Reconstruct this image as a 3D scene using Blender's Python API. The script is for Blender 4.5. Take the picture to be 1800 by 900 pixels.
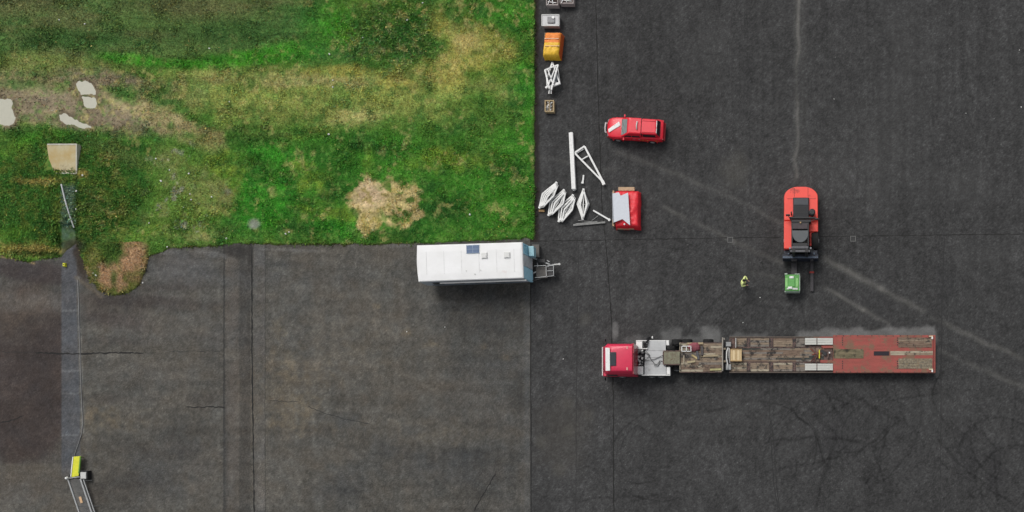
import bpy, math, random
import numpy as np
from mathutils import Vector, Matrix
random.seed(7); R = math.radians
for o in list(bpy.data.objects): bpy.data.objects.remove(o)
C = bpy.context.scene.collection
S = 20.5            # photograph pixels per metre on the ground
H = 80.0            # drone height
NX, NY = 1400.0, 800.0   # the photograph's pixel straight below the drone
CX, CY = (NX-900)/S, (450-NY)/S

# ---------------------------------------------------------------- camera
cam = bpy.data.cameras.new('camera'); co = bpy.data.objects.new('camera', cam); C.objects.link(co)
co.location = (CX, CY, H); cam.sensor_width = 36; cam.lens = 36*H/(1800/S)
cam.shift_x = (900-NX)/1800; cam.shift_y = (NY-450)/1800
cam.clip_end = 2000; cam.clip_start = 1
sc = bpy.context.scene; sc.camera = co
# ---------------------------------------------------------------- light
w = bpy.data.worlds.new('World'); sc.world = w; w.use_nodes = True
nt = w.node_tree; bg = nt.nodes['Background']
sky = nt.nodes.new('ShaderNodeTexSky'); sky.sky_type = 'NISHITA'; sky.sun_disc = False
SUN_EL, SUN_AZ = 52, 330          # light comes from the north-north-west
sky.sun_elevation = R(SUN_EL); sky.sun_rotation = R(SUN_AZ); sky.dust_density = 4; sky.air_density = 1.2
hs = nt.nodes.new('ShaderNodeHueSaturation'); hs.inputs['Saturation'].default_value = 0.22
nt.links.new(sky.outputs[0], hs.inputs['Color']); nt.links.new(hs.outputs[0], bg.inputs['Color'])
bg.inputs['Strength'].default_value = 0.10
sl = bpy.data.lights.new('sun', 'SUN'); sl.energy = 1.1; sl.angle = R(26); sl.color = (1, .97, .93)
so = bpy.data.objects.new('sun', sl); C.objects.link(so)
d = Vector((math.sin(R(SUN_AZ))*math.cos(R(SUN_EL)), math.cos(R(SUN_AZ))*math.cos(R(SUN_EL)), math.sin(R(SUN_EL))))
so.rotation_euler = d.to_track_quat('Z', 'Y').to_euler(); so.location = (CX-20, CY+60, 60)
sc.view_settings.view_transform = 'Standard'; sc.view_settings.look = 'None'
sc.view_settings.gamma = 1; sc.view_settings.use_curve_mapping = False
sc.view_settings.exposure = 0.22
sc.render.engine = 'CYCLES'

# ---------------------------------------------------------------- helpers
ALB = 1.0   # albedo of a surface for a given displayed linear value
def lin(c):
    c = np.asarray(c, float)/255.0
    return np.where(c <= .04045, c/12.92, ((c+.055)/1.055)**2.4)
def col(r, g, b, k=ALB): v = lin((r, g, b))*k; return (float(v[0]), float(v[1]), float(v[2]), 1)
def P(px, py, z=0.0):
    """world x, y of a point at height z that the photograph shows at px, py"""
    f = (H-z)/H
    return (CX+(px-NX)/S*f, CY+(NY-py)/S*f)
def W(px, py, z=0.0): x, y = P(px, py, z); return Vector((x, y, z))
def tag(o, label=None, cat=None, group=None, kind=None):
    if label: o['label'] = label
    if cat: o['category'] = cat
    if group: o['group'] = group
    if kind: o['kind'] = kind
    return o
def thing(name, loc, label, cat, group=None, rz=0):
    o = bpy.data.objects.new(name, None); C.objects.link(o); o.empty_display_size = .3
    o.location = loc; o.rotation_euler = (0, 0, rz)
    return tag(o, label, cat, group)
class MB:
    def __init__(s, off=(0, 0, 0)): s.v = []; s.f = []; s.m = []; s.off = Vector(off)
    def add(s, vs, fs, m=0):
        b = len(s.v); s.v += [tuple(Vector(v)-s.off) for v in vs]
        s.f += [tuple(b+i for i in f) for f in fs]; s.m += [m]*len(fs); return s
    def box(s, c, d, rz=0, m=0, top=1.0):
        cx, cy, cz = c; hx, hy, hz = d[0]/2, d[1]/2, d[2]/2; vs = []
        for z, k in ((-hz, 1), (hz, top)):
            for x, y in ((-hx, -hy), (hx, -hy), (hx, hy), (-hx, hy)):
                x *= k; y *= k
                vs.append((cx+x*math.cos(rz)-y*math.sin(rz), cy+x*math.sin(rz)+y*math.cos(rz), cz+z))
        return s.add(vs, [(3, 2, 1, 0), (4, 5, 6, 7), (0, 1, 5, 4), (1, 2, 6, 5), (2, 3, 7, 6), (3, 0, 4, 7)], m)
    def pbox(s, x0, y0, x1, y1, z0, z1, m=0):
        """box whose top at height z1 the photograph shows in the rectangle x0..x1, y0..y1"""
        a, b = P(x0, y1, z1), P(x1, y0, z1)
        return s.box(((a[0]+b[0])/2, (a[1]+b[1])/2, (z0+z1)/2), (b[0]-a[0], b[1]-a[1], z1-z0), 0, m)
    def beam(s, a, b, w, h=None, m=0):
        h = h or w; a = Vector(a); b = Vector(b); d = b-a; L = d.length; d.normalize()
        up = Vector((0, 0, 1)) if abs(d.z) < .95 else Vector((0, 1, 0))
        x = d.cross(up).normalized(); y = x.cross(d).normalized(); vs = []
        for p in (a, b):
            for i, j in ((-1, -1), (1, -1), (1, 1), (-1, 1)): vs.append(p+x*i*w/2+y*j*h/2)
        return s.add(vs, [(3, 2, 1, 0), (4, 5, 6, 7), (0, 1, 5, 4), (1, 2, 6, 5), (2, 3, 7, 6), (3, 0, 4, 7)], m)
    def tube(s, pts, r, n=8, m=0, rads=None):
        pts = [Vector(p) for p in pts]; rings = []
        for i, p in enumerate(pts):
            d = (pts[min(i+1, len(pts)-1)]-pts[max(i-1, 0)]).normalized()
            up = Vector((0, 0, 1)) if abs(d.z) < .9 else Vector((0, 1, 0))
            x = d.cross(up).normalized(); y = x.cross(d).normalized(); rr = rads[i] if rads else r
            rings.append([p+x*math.cos(2*math.pi*k/n)*rr+y*math.sin(2*math.pi*k/n)*rr for k in range(n)])
        return s.loft(rings, m)
    def loft(s, rings, m=0, caps=True):
        n = len(rings[0]); vs = [v for r in rings for v in r]; fs = []
        for i in range(len(rings)-1):
            for k in range(n): fs.append((i*n+k, i*n+(k+1) % n, (i+1)*n+(k+1) % n, (i+1)*n+k))
        if caps: fs += [tuple(range(n-1, -1, -1)), tuple((len(rings)-1)*n+k for k in range(n))]
        return s.add(vs, fs, m)
    def cyl(s, c, r, h, n=20, axis='z', m=0, r2=None):
        c = Vector(c); r2 = r if r2 is None else r2
        ax = {'z': Vector((0, 0, 1)), 'x': Vector((1, 0, 0)), 'y': Vector((0, 1, 0))}[axis]
        u = Vector((1, 0, 0)) if axis != 'x' else Vector((0, 1, 0)); v = ax.cross(u)
        rings = [[c+ax*t*h/2+(u*math.cos(2*math.pi*k/n)+v*math.sin(2*math.pi*k/n))*q for k in range(n)] for t, q in ((-1, r), (1, r2))]
        return s.loft(rings, m)
    def prism(s, poly, z0, z1, m=0):
        return s.loft([[(p[0], p[1], z0) for p in poly], [(p[0], p[1], z1) for p in poly]], m)
    def slab(s, q, t, m=0):
        """thin plate on the quad q, thickness t along its normal"""
        q = [Vector(p) for p in q]; n = (q[1]-q[0]).cross(q[-1]-q[0]).normalized()
        return s.loft([q, [p+n*t for p in q]], m)
    def split(s, name, mats, parent=None, **k):
        """each loose piece becomes a part of its own"""
        par = list(range(len(s.v)))
        def find(i):
            while par[i] != i: par[i] = par[par[i]]; i = par[i]
            return i
        for f in s.f:
            for i in f[1:]: par[find(i)] = find(f[0])
        g = {}
        for f, m_ in zip(s.f, s.m): g.setdefault(find(f[0]), []).append((f, m_))
        out = []
        for fl_ in g.values():
            ids = sorted({i for f, _ in fl_ for i in f}); mp = {i: n for n, i in enumerate(ids)}; b = MB()
            b.v = [s.v[i] for i in ids]; b.f = [tuple(mp[i] for i in f) for f, _ in fl_]; b.m = [m_ for _, m_ in fl_]
            out.append(b.build(name, mats, parent, **k))
        return out
    def build(s, name, mats, parent=None, bevel=0, smooth=False, sub=0, label=None):
        me = bpy.data.meshes.new(name); me.from_pydata(s.v, [], s.f)
        if not isinstance(mats, (list, tuple)): mats = [mats]
        for k in mats: me.materials.append(k)
        me.polygons.foreach_set('material_index', s.m); me.update()
        import bmesh
        bm = bmesh.new(); bm.from_mesh(me); bmesh.ops.recalc_face_normals(bm, faces=bm.faces); bm.to_mesh(me); bm.free()
        o = bpy.data.objects.new(name, me); C.objects.link(o)
        if parent: o.parent = parent
        if bevel:
            b = o.modifiers.new('bevel', 'BEVEL'); b.width = bevel; b.segments = 2; b.limit_method = 'ANGLE'; b.angle_limit = R(35)
        if sub:
            b = o.modifiers.new('sub', 'SUBSURF'); b.levels = sub; b.render_levels = sub
        if smooth:
            me.polygons.foreach_set('use_smooth', [True]*len(me.polygons))
        if label: o['label'] = label
        return o

MC = {}
def mat(name, c, rough=.6, metal=0, var=.25, scale=4, c2=None, stretch=(1, 1, 1), dirt=None, dirt_amt=0.0, bump=.0, coat=0, fine=0.12):
    if name in MC: return MC[name]
    m = bpy.data.materials.new(name); m.use_nodes = True; t = m.node_tree; b = t.nodes['Principled BSDF']
    c = tuple(c)
    if c2 is None: c2 = tuple(x*(1-var) for x in c[:3])+(1,)
    tc = t.nodes.new('ShaderNodeTexCoord'); mp = t.nodes.new('ShaderNodeMapping'); mp.inputs['Scale'].default_value = stretch
    t.links.new(tc.outputs['Object'], mp.inputs['Vector'])
    n = t.nodes.new('ShaderNodeTexNoise'); n.inputs['Scale'].default_value = scale; n.inputs['Detail'].default_value = 6; n.inputs['Roughness'].default_value = .65
    t.links.new(mp.outputs[0], n.inputs['Vector'])
    r = t.nodes.new('ShaderNodeValToRGB'); r.color_ramp.elements[0].position = .35; r.color_ramp.elements[1].position = .65
    r.color_ramp.elements[0].color = c2; r.color_ramp.elements[1].color = c
    t.links.new(n.outputs['Fac'], r.inputs['Fac']); out = r.outputs['Color']
    if dirt:
        n2 = t.nodes.new('ShaderNodeTexNoise'); n2.inputs['Scale'].default_value = scale*.6; n2.inputs['Detail'].default_value = 8; n2.inputs['Roughness'].default_value = .7
        t.links.new(tc.outputs['Object'], n2.inputs['Vector'])
        rr = t.nodes.new('ShaderNodeValToRGB'); rr.color_ramp.elements[0].position = .62-.3*dirt_amt; rr.color_ramp.elements[1].position = .72-.3*dirt_amt
        mx = t.nodes.new('ShaderNodeMixRGB'); mx.inputs['Color2'].default_value = dirt
        t.links.new(n2.outputs['Fac'], rr.inputs['Fac']); t.links.new(rr.outputs['Color'], mx.inputs['Fac']); t.links.new(out, mx.inputs['Color1']); out = mx.outputs[0]
    if fine:
        n3 = t.nodes.new('ShaderNodeTexNoise'); n3.inputs['Scale'].default_value = 28; n3.inputs['Detail'].default_value = 3
        t.links.new(tc.outputs['Object'], n3.inputs['Vector'])
        mr = t.nodes.new('ShaderNodeMapRange'); mr.inputs[3].default_value = 1-fine*2.2; mr.inputs[4].default_value = 1+fine*1.6
        t.links.new(n3.outputs['Fac'], mr.inputs[0])
        vm = t.nodes.new('ShaderNodeVectorMath'); vm.operation = 'SCALE'
        t.links.new(out, vm.inputs[0]); t.links.new(mr.outputs[0], vm.inputs['Scale']); out = vm.outputs[0]
    t.links.new(out, b.inputs['Base Color'])
    b.inputs['Roughness'].default_value = rough; b.inputs['Metallic'].default_value = metal
    b.inputs['Coat Weight'].default_value = coat
    if bump:
        bp = t.nodes.new('ShaderNodeBump'); bp.inputs['Strength'].default_value = bump; bp.inputs['Distance'].default_value = .02
        t.links.new(n.outputs['Fac'], bp.inputs['Height']); t.links.new(bp.outputs[0], b.inputs['Normal'])
    MC[name] = m; return m

# ---------------------------------------------------------------- numpy noise
def hsh(ix, iy, s):
    h = (ix.astype(np.int64)*374761393 + iy.astype(np.int64)*668265263 + s*1274126177) & 0xffffffff
    h = ((h ^ (h >> 13))*1274126177) & 0xffffffff
    return ((h ^ (h >> 16)) & 0xffffff)/float(0xffffff)
def vn(x, y, s=0):
    ix = np.floor(x); iy = np.floor(y); fx = x-ix; fy = y-iy; fx = fx*fx*(3-2*fx); fy = fy*fy*(3-2*fy)
    a = hsh(ix, iy, s); b = hsh(ix+1, iy, s); c = hsh(ix, iy+1, s); e = hsh(ix+1, iy+1, s)
    return (a+(b-a)*fx)*(1-fy)+(c+(e-c)*fx)*fy
def fbm(x, y, sc, o=4, s=0):
    t = 0; a = .5; n = 0
    for k in range(o): t = t+a*vn(x/sc*2**k+17.3*k, y/sc*2**k-9.1*k, s+k); n += a; a *= .55
    return t/n*2-1       # -1..1
def sst(a, b, x): t = np.clip((x-a)/(b-a), 0, 1); return t*t*(3-2*t)
def blob(x, y, cx, cy, rx, ry, ang=0, soft=.35, warp=.35, s=0, sc=26):
    a = R(ang); dx = x-cx; dy = y-cy; u = (dx*math.cos(a)+dy*math.sin(a))/rx; v = (-dx*math.sin(a)+dy*math.cos(a))/ry
    dd = np.sqrt(u*u+v*v)+warp*fbm(x, y, sc, 4, s+50)
    return 1-sst(1-soft, 1+soft*.6, dd)
RNG = np.random.RandomState(11)
def grain(x, y, a, b, c_, s):
    """multiplicative small scale unevenness: single stones, hand-sized and half-metre patches"""
    return np.exp(a*RNG.normal(0, 1, len(x))+b*fbm(x, y, 5, 3, s)+c_*fbm(x, y, 14, 3, s+7))
def seg(x, y, x0, y0, x1, y1):
    dx, dy = x1-x0, y1-y0; t = np.clip(((x-x0)*dx+(y-y0)*dy)/(dx*dx+dy*dy), 0, 1)
    return np.hypot(x-x0-t*dx, y-y0-t*dy), t
def axis(lo, hi, step, a, b):
    """grid lines: fine between lo and hi, coarse out to a and b"""
    f = list(np.arange(lo, hi+step*.5, step)); st = step; v = f[0]; L = []
    while v > a+1e-6: st *= 1.5; v = max(a, v-st); L.append(v)
    st = step; v = f[-1]; Rr = []
    while v < b-1e-6: st *= 1.5; v = min(b, v+st); Rr.append(v)
    return np.array(L[::-1]+f+Rr)
def sheet(name, xs, ys, zf, cf, material, kind='structure', label=None):
    X, Y = np.meshgrid(xs, ys); X = X.ravel(); Y = Y.ravel(); Z = zf(X, Y)
    f = H/np.maximum(H-Z, 1); px = NX+(X-CX)*S*f; py = NY-(Y-CY)*S*f
    colr = cf(px, py); n = len(X); nx, ny = len(xs), len(ys)
    me = bpy.data.meshes.new(name); me.vertices.add(n)
    me.vertices.foreach_set('co', np.stack([X, Y, Z], 1).astype(np.float32).ravel())
    i, j = np.meshgrid(np.arange(nx-1), np.arange(ny-1)); b = (j*nx+i).ravel()
    q = np.stack([b, b+1, b+1+nx, b+nx], 1).astype(np.int32); nf = len(q)
    me.loops.add(nf*4); me.polygons.add(nf); me.loops.foreach_set('vertex_index', q.ravel())
    me.polygons.foreach_set('loop_start', np.arange(nf, dtype=np.int32)*4); me.polygons.foreach_set('loop_total', np.full(nf, 4, np.int32))
    me.polygons.foreach_set('use_smooth', np.ones(nf, bool))
    me.update(calc_edges=True)
    ca = me.color_attributes.new('tint', 'FLOAT_COLOR', 'POINT')
    ca.data.foreach_set('color', np.concatenate([colr, np.ones((n, 1))], 1).astype(np.float32).ravel())
    me.materials.append(material); o = bpy.data.objects.new(name, me); C.objects.link(o)
    if kind: o['kind'] = kind
    return o
def ground_mat(name, s1, a1, s2, a2, rough=.92, bump=.5, speck=None, bscale=30):
    m = bpy.data.materials.new(name); m.use_nodes = True; t = m.node_tree; b = t.nodes['Principled BSDF']
    at = t.nodes.new('ShaderNodeAttribute'); at.attribute_name = 'tint'
    tc = t.nodes.new('ShaderNodeTexCoord'); out = at.outputs['Color']; last = None
    for s_, a_ in ((s1, a1), (s2, a2)):
        n = t.nodes.new('ShaderNodeTexNoise'); n.inputs['Scale'].default_value = s_; n.inputs['Detail'].default_value = 5; n.inputs['Roughness'].default_value = .7
        t.links.new(tc.outputs['Object'], n.inputs['Vector'])
        mr = t.nodes.new('ShaderNodeMapRange'); mr.inputs[1].default_value = .25; mr.inputs[2].default_value = .75
        mr.inputs[3].default_value = 1-a_; mr.inputs[4].default_value = 1+a_; t.links.new(n.outputs['Fac'], mr.inputs[0])
        vm = t.nodes.new('ShaderNodeVectorMath'); vm.operation = 'SCALE'; t.links.new(out, vm.inputs[0]); t.links.new(mr.outputs[0], vm.inputs['Scale']); out = vm.outputs[0]; last = n
    if speck:
        vo = t.nodes.new('ShaderNodeTexVoronoi'); vo.inputs['Scale'].default_value = speck[0]; t.links.new(tc.outputs['Object'], vo.inputs['Vector'])
        sp = t.nodes.new('ShaderNodeSeparateColor'); t.links.new(vo.outputs['Color'], sp.inputs[0])
        mr = t.nodes.new('ShaderNodeMapRange'); mr.inputs[3].default_value = 1-speck[1]; mr.inputs[4].default_value = 1+speck[1]
        t.links.new(sp.outputs[0], mr.inputs[0])
        vm = t.nodes.new('ShaderNodeVectorMath'); vm.operation = 'SCALE'; t.links.new(out, vm.inputs[0]); t.links.new(mr.outputs[0], vm.inputs['Scale']); out = vm.outputs[0]
    t.links.new(out, b.inputs['Base Color']); b.inputs['Roughness'].default_value = rough; b.inputs['Specular IOR Level'].default_value = .2
    if bump:
        n = t.nodes.new('ShaderNodeTexNoise'); n.inputs['Scale'].default_value = bscale; n.inputs['Detail'].default_value = 3; t.links.new(tc.outputs['Object'], n.inputs['Vector'])
        bp = t.nodes.new('ShaderNodeBump'); bp.inputs['Strength'].default_value = bump; bp.inputs['Distance'].default_value = .01
        t.links.new(n.outputs['Fac'], bp.inputs['Height']); t.links.new(bp.outputs[0], b.inputs['Normal'])
    return m
def mixc(c, colr, m):
    m = np.clip(m, 0, 1)[:, None]; return c*(1-m)+np.asarray(colr, float)[None, :]*m

# ================================================================ GROUND
def gx(px): return CX+(px-NX)/S
def gy(py): return CY+(NY-py)/S
# ---- dark tarmac on the right
arcs = [  # tyre marks: (centre x, y, radius, start deg, end deg, width px, strength); y down
 (1140, 790, 62, 60, 290, 5, .30), (1140, 790, 48, 120, 260, 4, .30), (1100, 800, 60, 200, 330, 4, .22),
 (1172, 775, 105, 70, 150, 5, .25), (1345, 800, 100, 250, 380, 6, .3), (1380, 790, 60, 280, 400, 5, .34),
 (1500, 700, 90, 20, 140, 5, .2), (1450, 830, 120, 160, 300, 5, .22), (1690, 700, 50, 100, 260, 5, .28),
 (1690, 790, 42, 0, 170, 4, .25), (1760, 800, 70, 180, 340, 7, .3), (1780, 840, 60, 160, 330, 6, .3), (1800, 760, 90, 90, 200, 5, .25),
 (1120, 455, 26, 180, 300, 3, .25), (1110, 480, 44, 190, 290, 3, .3), (1270, 330, 90, 120, 170, 5, .08), (1260, 60, 34, 60, 190, 4, .25),
 (1690, 690, 120, 120, 260, 4, .18), (1460, 740, 150, 300, 420, 5, .22), (1560, 760, 70, 120, 250, 5, .2), (1340, 560, 60, 190, 330, 4, .2),
 (1730, 520, 120, 30, 120, 5, .16), (1600, 470, 150, 60, 150, 5, .12), (1480, 330, 110, 20, 120, 4, .12), (1655, 545, 70, 270, 420, 4, .12)]
lines_d = [(1010, 755, 1052, 790, 4, .12), (1200, 735, 1290, 712, 5, .22), (1290, 712, 1370, 685, 5, .2), (1000, 880, 1170, 870, 4, .25), (1090, 885, 1160, 872, 4, .2),
 (1400, 690, 1470, 770, 7, .25), (1480, 690, 1590, 740, 7, .28), (1590, 735, 1500, 800, 6, .25), (1540, 710, 1660, 690, 5, .2), (1440, 670, 1470, 730, 7, .22),
 (1640, 765, 1720, 850, 5, .3), (1720, 850, 1800, 900, 5, .25), (1470, 765, 1430, 900, 7, .26), (1450, 760, 1380, 860, 5, .2), (1400, 765, 1520, 780, 6, .22),
 (1530, 780, 1560, 860, 6, .22), (1560, 740, 1540, 860, 6, .18), (1700, 730, 1760, 800, 5, .25), (1745, 790, 1755, 900, 6, .25), (1660, 690, 1700, 720, 7, .2),
 (1180, 420, 1240, 440, 4, .2), (1185, 470, 1235, 425, 4, .2), (1140, 434, 1200, 441, 3, .25), (1410, 530, 1416, 600, 5, .3), (1640, 660, 1640, 760, 10, .12),
 (1300, 530, 1370, 545, 5, .2), (1500, 800, 1350, 830, 5, .2), (1330, 780, 1440, 765, 4, .22), (1480, 385, 1520, 410, 4, .25), (1740, 440, 1800, 480, 4, .15)]
rnd = random.Random(3)
for k in range(14):
    q_ = (rnd.uniform(1250, 1800), rnd.uniform(660, 960), rnd.uniform(60, 200)); a0 = rnd.uniform(0, 360); a1 = a0+rnd.uniform(30, 90); st_ = rnd.uniform(.14, .28)
    arcs.append((*q_, a0, a1, 4, st_)); arcs.append((q_[0], q_[1], q_[2]+37, a0+4, a1-6, 4, st_*.8)); arcs.append((q_[0], q_[1], q_[2]+7, a0+2, a1-3, 3, st_*.6))
for k in range(44):
    arcs.append((rnd.uniform(1250, 1830), rnd.uniform(680, 940), rnd.uniform(25, 170), (a0 := rnd.uniform(0, 360)), a0+rnd.uniform(40, 150), rnd.uniform(2.5, 5), rnd.uniform(.10, .24)))
for k in range(10):
    arcs.append((rnd.uniform(1040, 1800), rnd.uniform(420, 760), rnd.uniform(30, 130), (a0 := rnd.uniform(0, 360)), a0+rnd.uniform(40, 120), rnd.uniform(2.5, 5), rnd.uniform(.06, .14)))
def tarmac_col(x, y):
    c = np.tile(lin((63, 63, 63)), (len(x), 1))
    v = 1+.10*fbm(x, y, 160, 4, 3)+.10*fbm(x, y, 30, 4, 9)+.13*fbm(x*5, y*.22, 60, 3, 12)*(1-.6*sst(400, 620, y))+.13*fbm(x*4, y*.12, 18, 2, 13)*(1-.5*sst(400, 620, y))
    v *= 1+.07*fbm(x, y, 7, 3, 5)
    v *= 1+.16*sst(600, 860, y)*fbm(x, y, 55, 4, 14)-.03*sst(560, 900, y)*sst(1250, 1500, x)
    v *= 1+.10*blob(x, y, 1010, 640, 110, 330, 0, .6, .4, 21)-.10*blob(x, y, 1160, 120, 130, 200, 0, .7, .4, 22)
    v *= grain(x, y, .19, .38, .20, 301); v *= 1+.9*(RNG.rand(len(x)) < .0016)
    c *= v[:, None]*.93
    c = mixc(c, lin((76, 72, 66)), .35*blob(x, y, 985, 760, 50, 70, 0, .8, .4, 23))
    for a, b, r in ((1000, 710, 12), (1000, 758, 12), (1035, 730, 12), (950, 775, 12), (983, 825, 14), (1030, 560, 12), (1290, 300, 30)):
        c = mixc(c, lin((88, 86, 80)), .3*blob(x, y, a, b, r, r, 0, .7, .5, 24))
    for a, b, rx, ry, k in ((1560, 250, 70, 90, .16), (1700, 330, 60, 40, .18), (1240, 90, 40, 60, .14), (1600, 90, 50, 70, .12), (1200, 330, 60, 30, .12), (1480, 300, 50, 60, .12), (1720, 450, 60, 30, .15), (1290, 720, 60, 40, .12), (1650, 720, 60, 30, .12), (1120, 720, 40, 60, .1)):
        c = mixc(c, lin((92, 92, 91)), k*blob(x, y, a, b, rx, ry, 0, .9, .7, int(a)))
    for a, b, rx, ry, k in ((1660, 490, 18, 30, .35), (1400, 640, 180, 60, .15), (1470, 760, 40, 60, .3), (1750, 820, 20, 60, .3), (1115, 170, 20, 30, .2), (1310, 130, 30, 80, .12), (1540, 540, 30, 30, .2), (1200, 590, 60, 16, .2), (1700, 800, 24, 50, .25), (1330, 600, 40, 16, .15)):
        c = mixc(c, lin((44, 44, 46)), k*blob(x, y, a, b, rx, ry, 0, .9, .7, int(a)))
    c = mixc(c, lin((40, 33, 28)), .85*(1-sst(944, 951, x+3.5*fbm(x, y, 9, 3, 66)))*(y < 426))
    # pale scuffed lines
    br = np.zeros(len(x)); wn = .55+.6*fbm(x, y, 40, 3, 31)
    for (x0, y0, x1, y1, ww, s_) in ((1404, -200, 1401, 180, 3.2, .34), (1401, 180, 1399, 310, 3.0, .26), (1396, -200, 1396, 320, 3, .08), (1412, -200, 1412, 330, 6, .05),
        (1085, 268, 1230, 322, 5, .12), (1230, 322, 1400, 402, 4.5, .14), (1450, 455, 1550, 508, 6, .26), (1550, 508, 1625, 548, 5, .2), (1640, 560, 1800, 632, 5, .18),
        (1170, 366, 1290, 424, 4.5, .22), (1290, 424, 1372, 462, 4.5, .2), (1450, 507, 1520, 545, 4, .26), (1520, 545, 1565, 570, 4, .2), (1655, 618, 1800, 680, 5, .2),
        (940, 275, 1080, 300, 4, .09), (1320, 478, 1400, 500, 4, .08), (1120, 560, 1140, 520, 4, .05)):
        dd, t = seg(x+5*fbm(x, y, 40, 2, 77), y+3*fbm(x, y, 30, 2, 78), x0, y0, x1, y1); br += s_*np.exp(-(dd/ww)**2)*wn
    # tyre marks
    dk = np.zeros(len(x)); wn = np.clip(.85+.5*fbm(x, y, 34, 3, 41), 0, 1.3)
    wx, wy = 9*fbm(x, y, 70, 3, 90), 9*fbm(x, y, 70, 3, 91)
    for (a, b, r, s0, s1, ww, st) in arcs:
        dx, dy = x-a+wx, y-b+wy; dd = np.abs(np.hypot(dx, dy)-r*(1+.08*np.sin(np.arctan2(dy, dx)*2+a))); an = (np.degrees(np.arctan2(dy, dx))-s0) % 360; L = s1-s0
        dk += st*np.exp(-(dd/(ww*.34))**2)*sst(0, 14, an)*(1-sst(L-14, L, an))*(an < L)
    for (x0, y0, x1, y1, ww, st) in lines_d:
        dd, t = seg(x+4*fbm(x, y, 30, 2, 79), y+5*fbm(x, y, 35, 2, 80), x0, y0, x1, y1); dk += st*np.exp(-(dd/(ww*.5))**2)*sst(0, .15, t)*(1-sst(.85, 1, t)*.8)
    c = c*(1-np.clip(dk*wn*1.3, 0, .6))[:, None]
    c = mixc(c, lin((140, 138, 132)), br*1.25)
    # pale dust lying along the north side of the trailer and lorry
    nz = fbm(x, y, 12, 3, 61); rag = fbm(x, y, 17, 3, 62)
    dm = np.zeros(len(x))
    for (x0, x1, yt0, yt1, yb, st) in ((1400, 1648, 582, 572, 600, .85), (1283, 1350, 588, 583, 600, .55), (1160, 1200, 582, 580, 600, .55), (1230, 1268, 574, 574, 600, .75), (1196, 1240, 590, 586, 600, .5), (1098, 1130, 588, 588, 600, .3), (1643, 1650, 572, 572, 660, .6)):
        t = np.clip((x-x0)/(x1-x0), 0, 1); yt = yt0+(yt1-yt0)*t+9*rag+3*nz
        dm = np.maximum(dm, st*sst(x0-4, x0+7, x+4*rag)*(1-sst(x1-6, x1+3, x+3*rag))*sst(yt-4, yt+7, y)*(1-sst(yb, yb+6, y)))
    dm = np.maximum(dm, .7*blob(x, y, 1081, 582, 7, 16, 0, .5, .4, 64, 14))
    c = mixc(c, lin((122, 122, 121)), dm*(.78+.3*nz))
    return c*ALB
tar_m = ground_mat('tarmac', 9, .13, 34, .20, speck=(26, .13))
xs = axis(gx(932), gx(1830), .085, gx(932), 420); ys = axis(gy(930), gy(-30), .085, -420, 420)
sheet('tarmac', xs, ys, lambda X, Y: np.zeros(len(X)), tarmac_col, tar_m)

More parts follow.
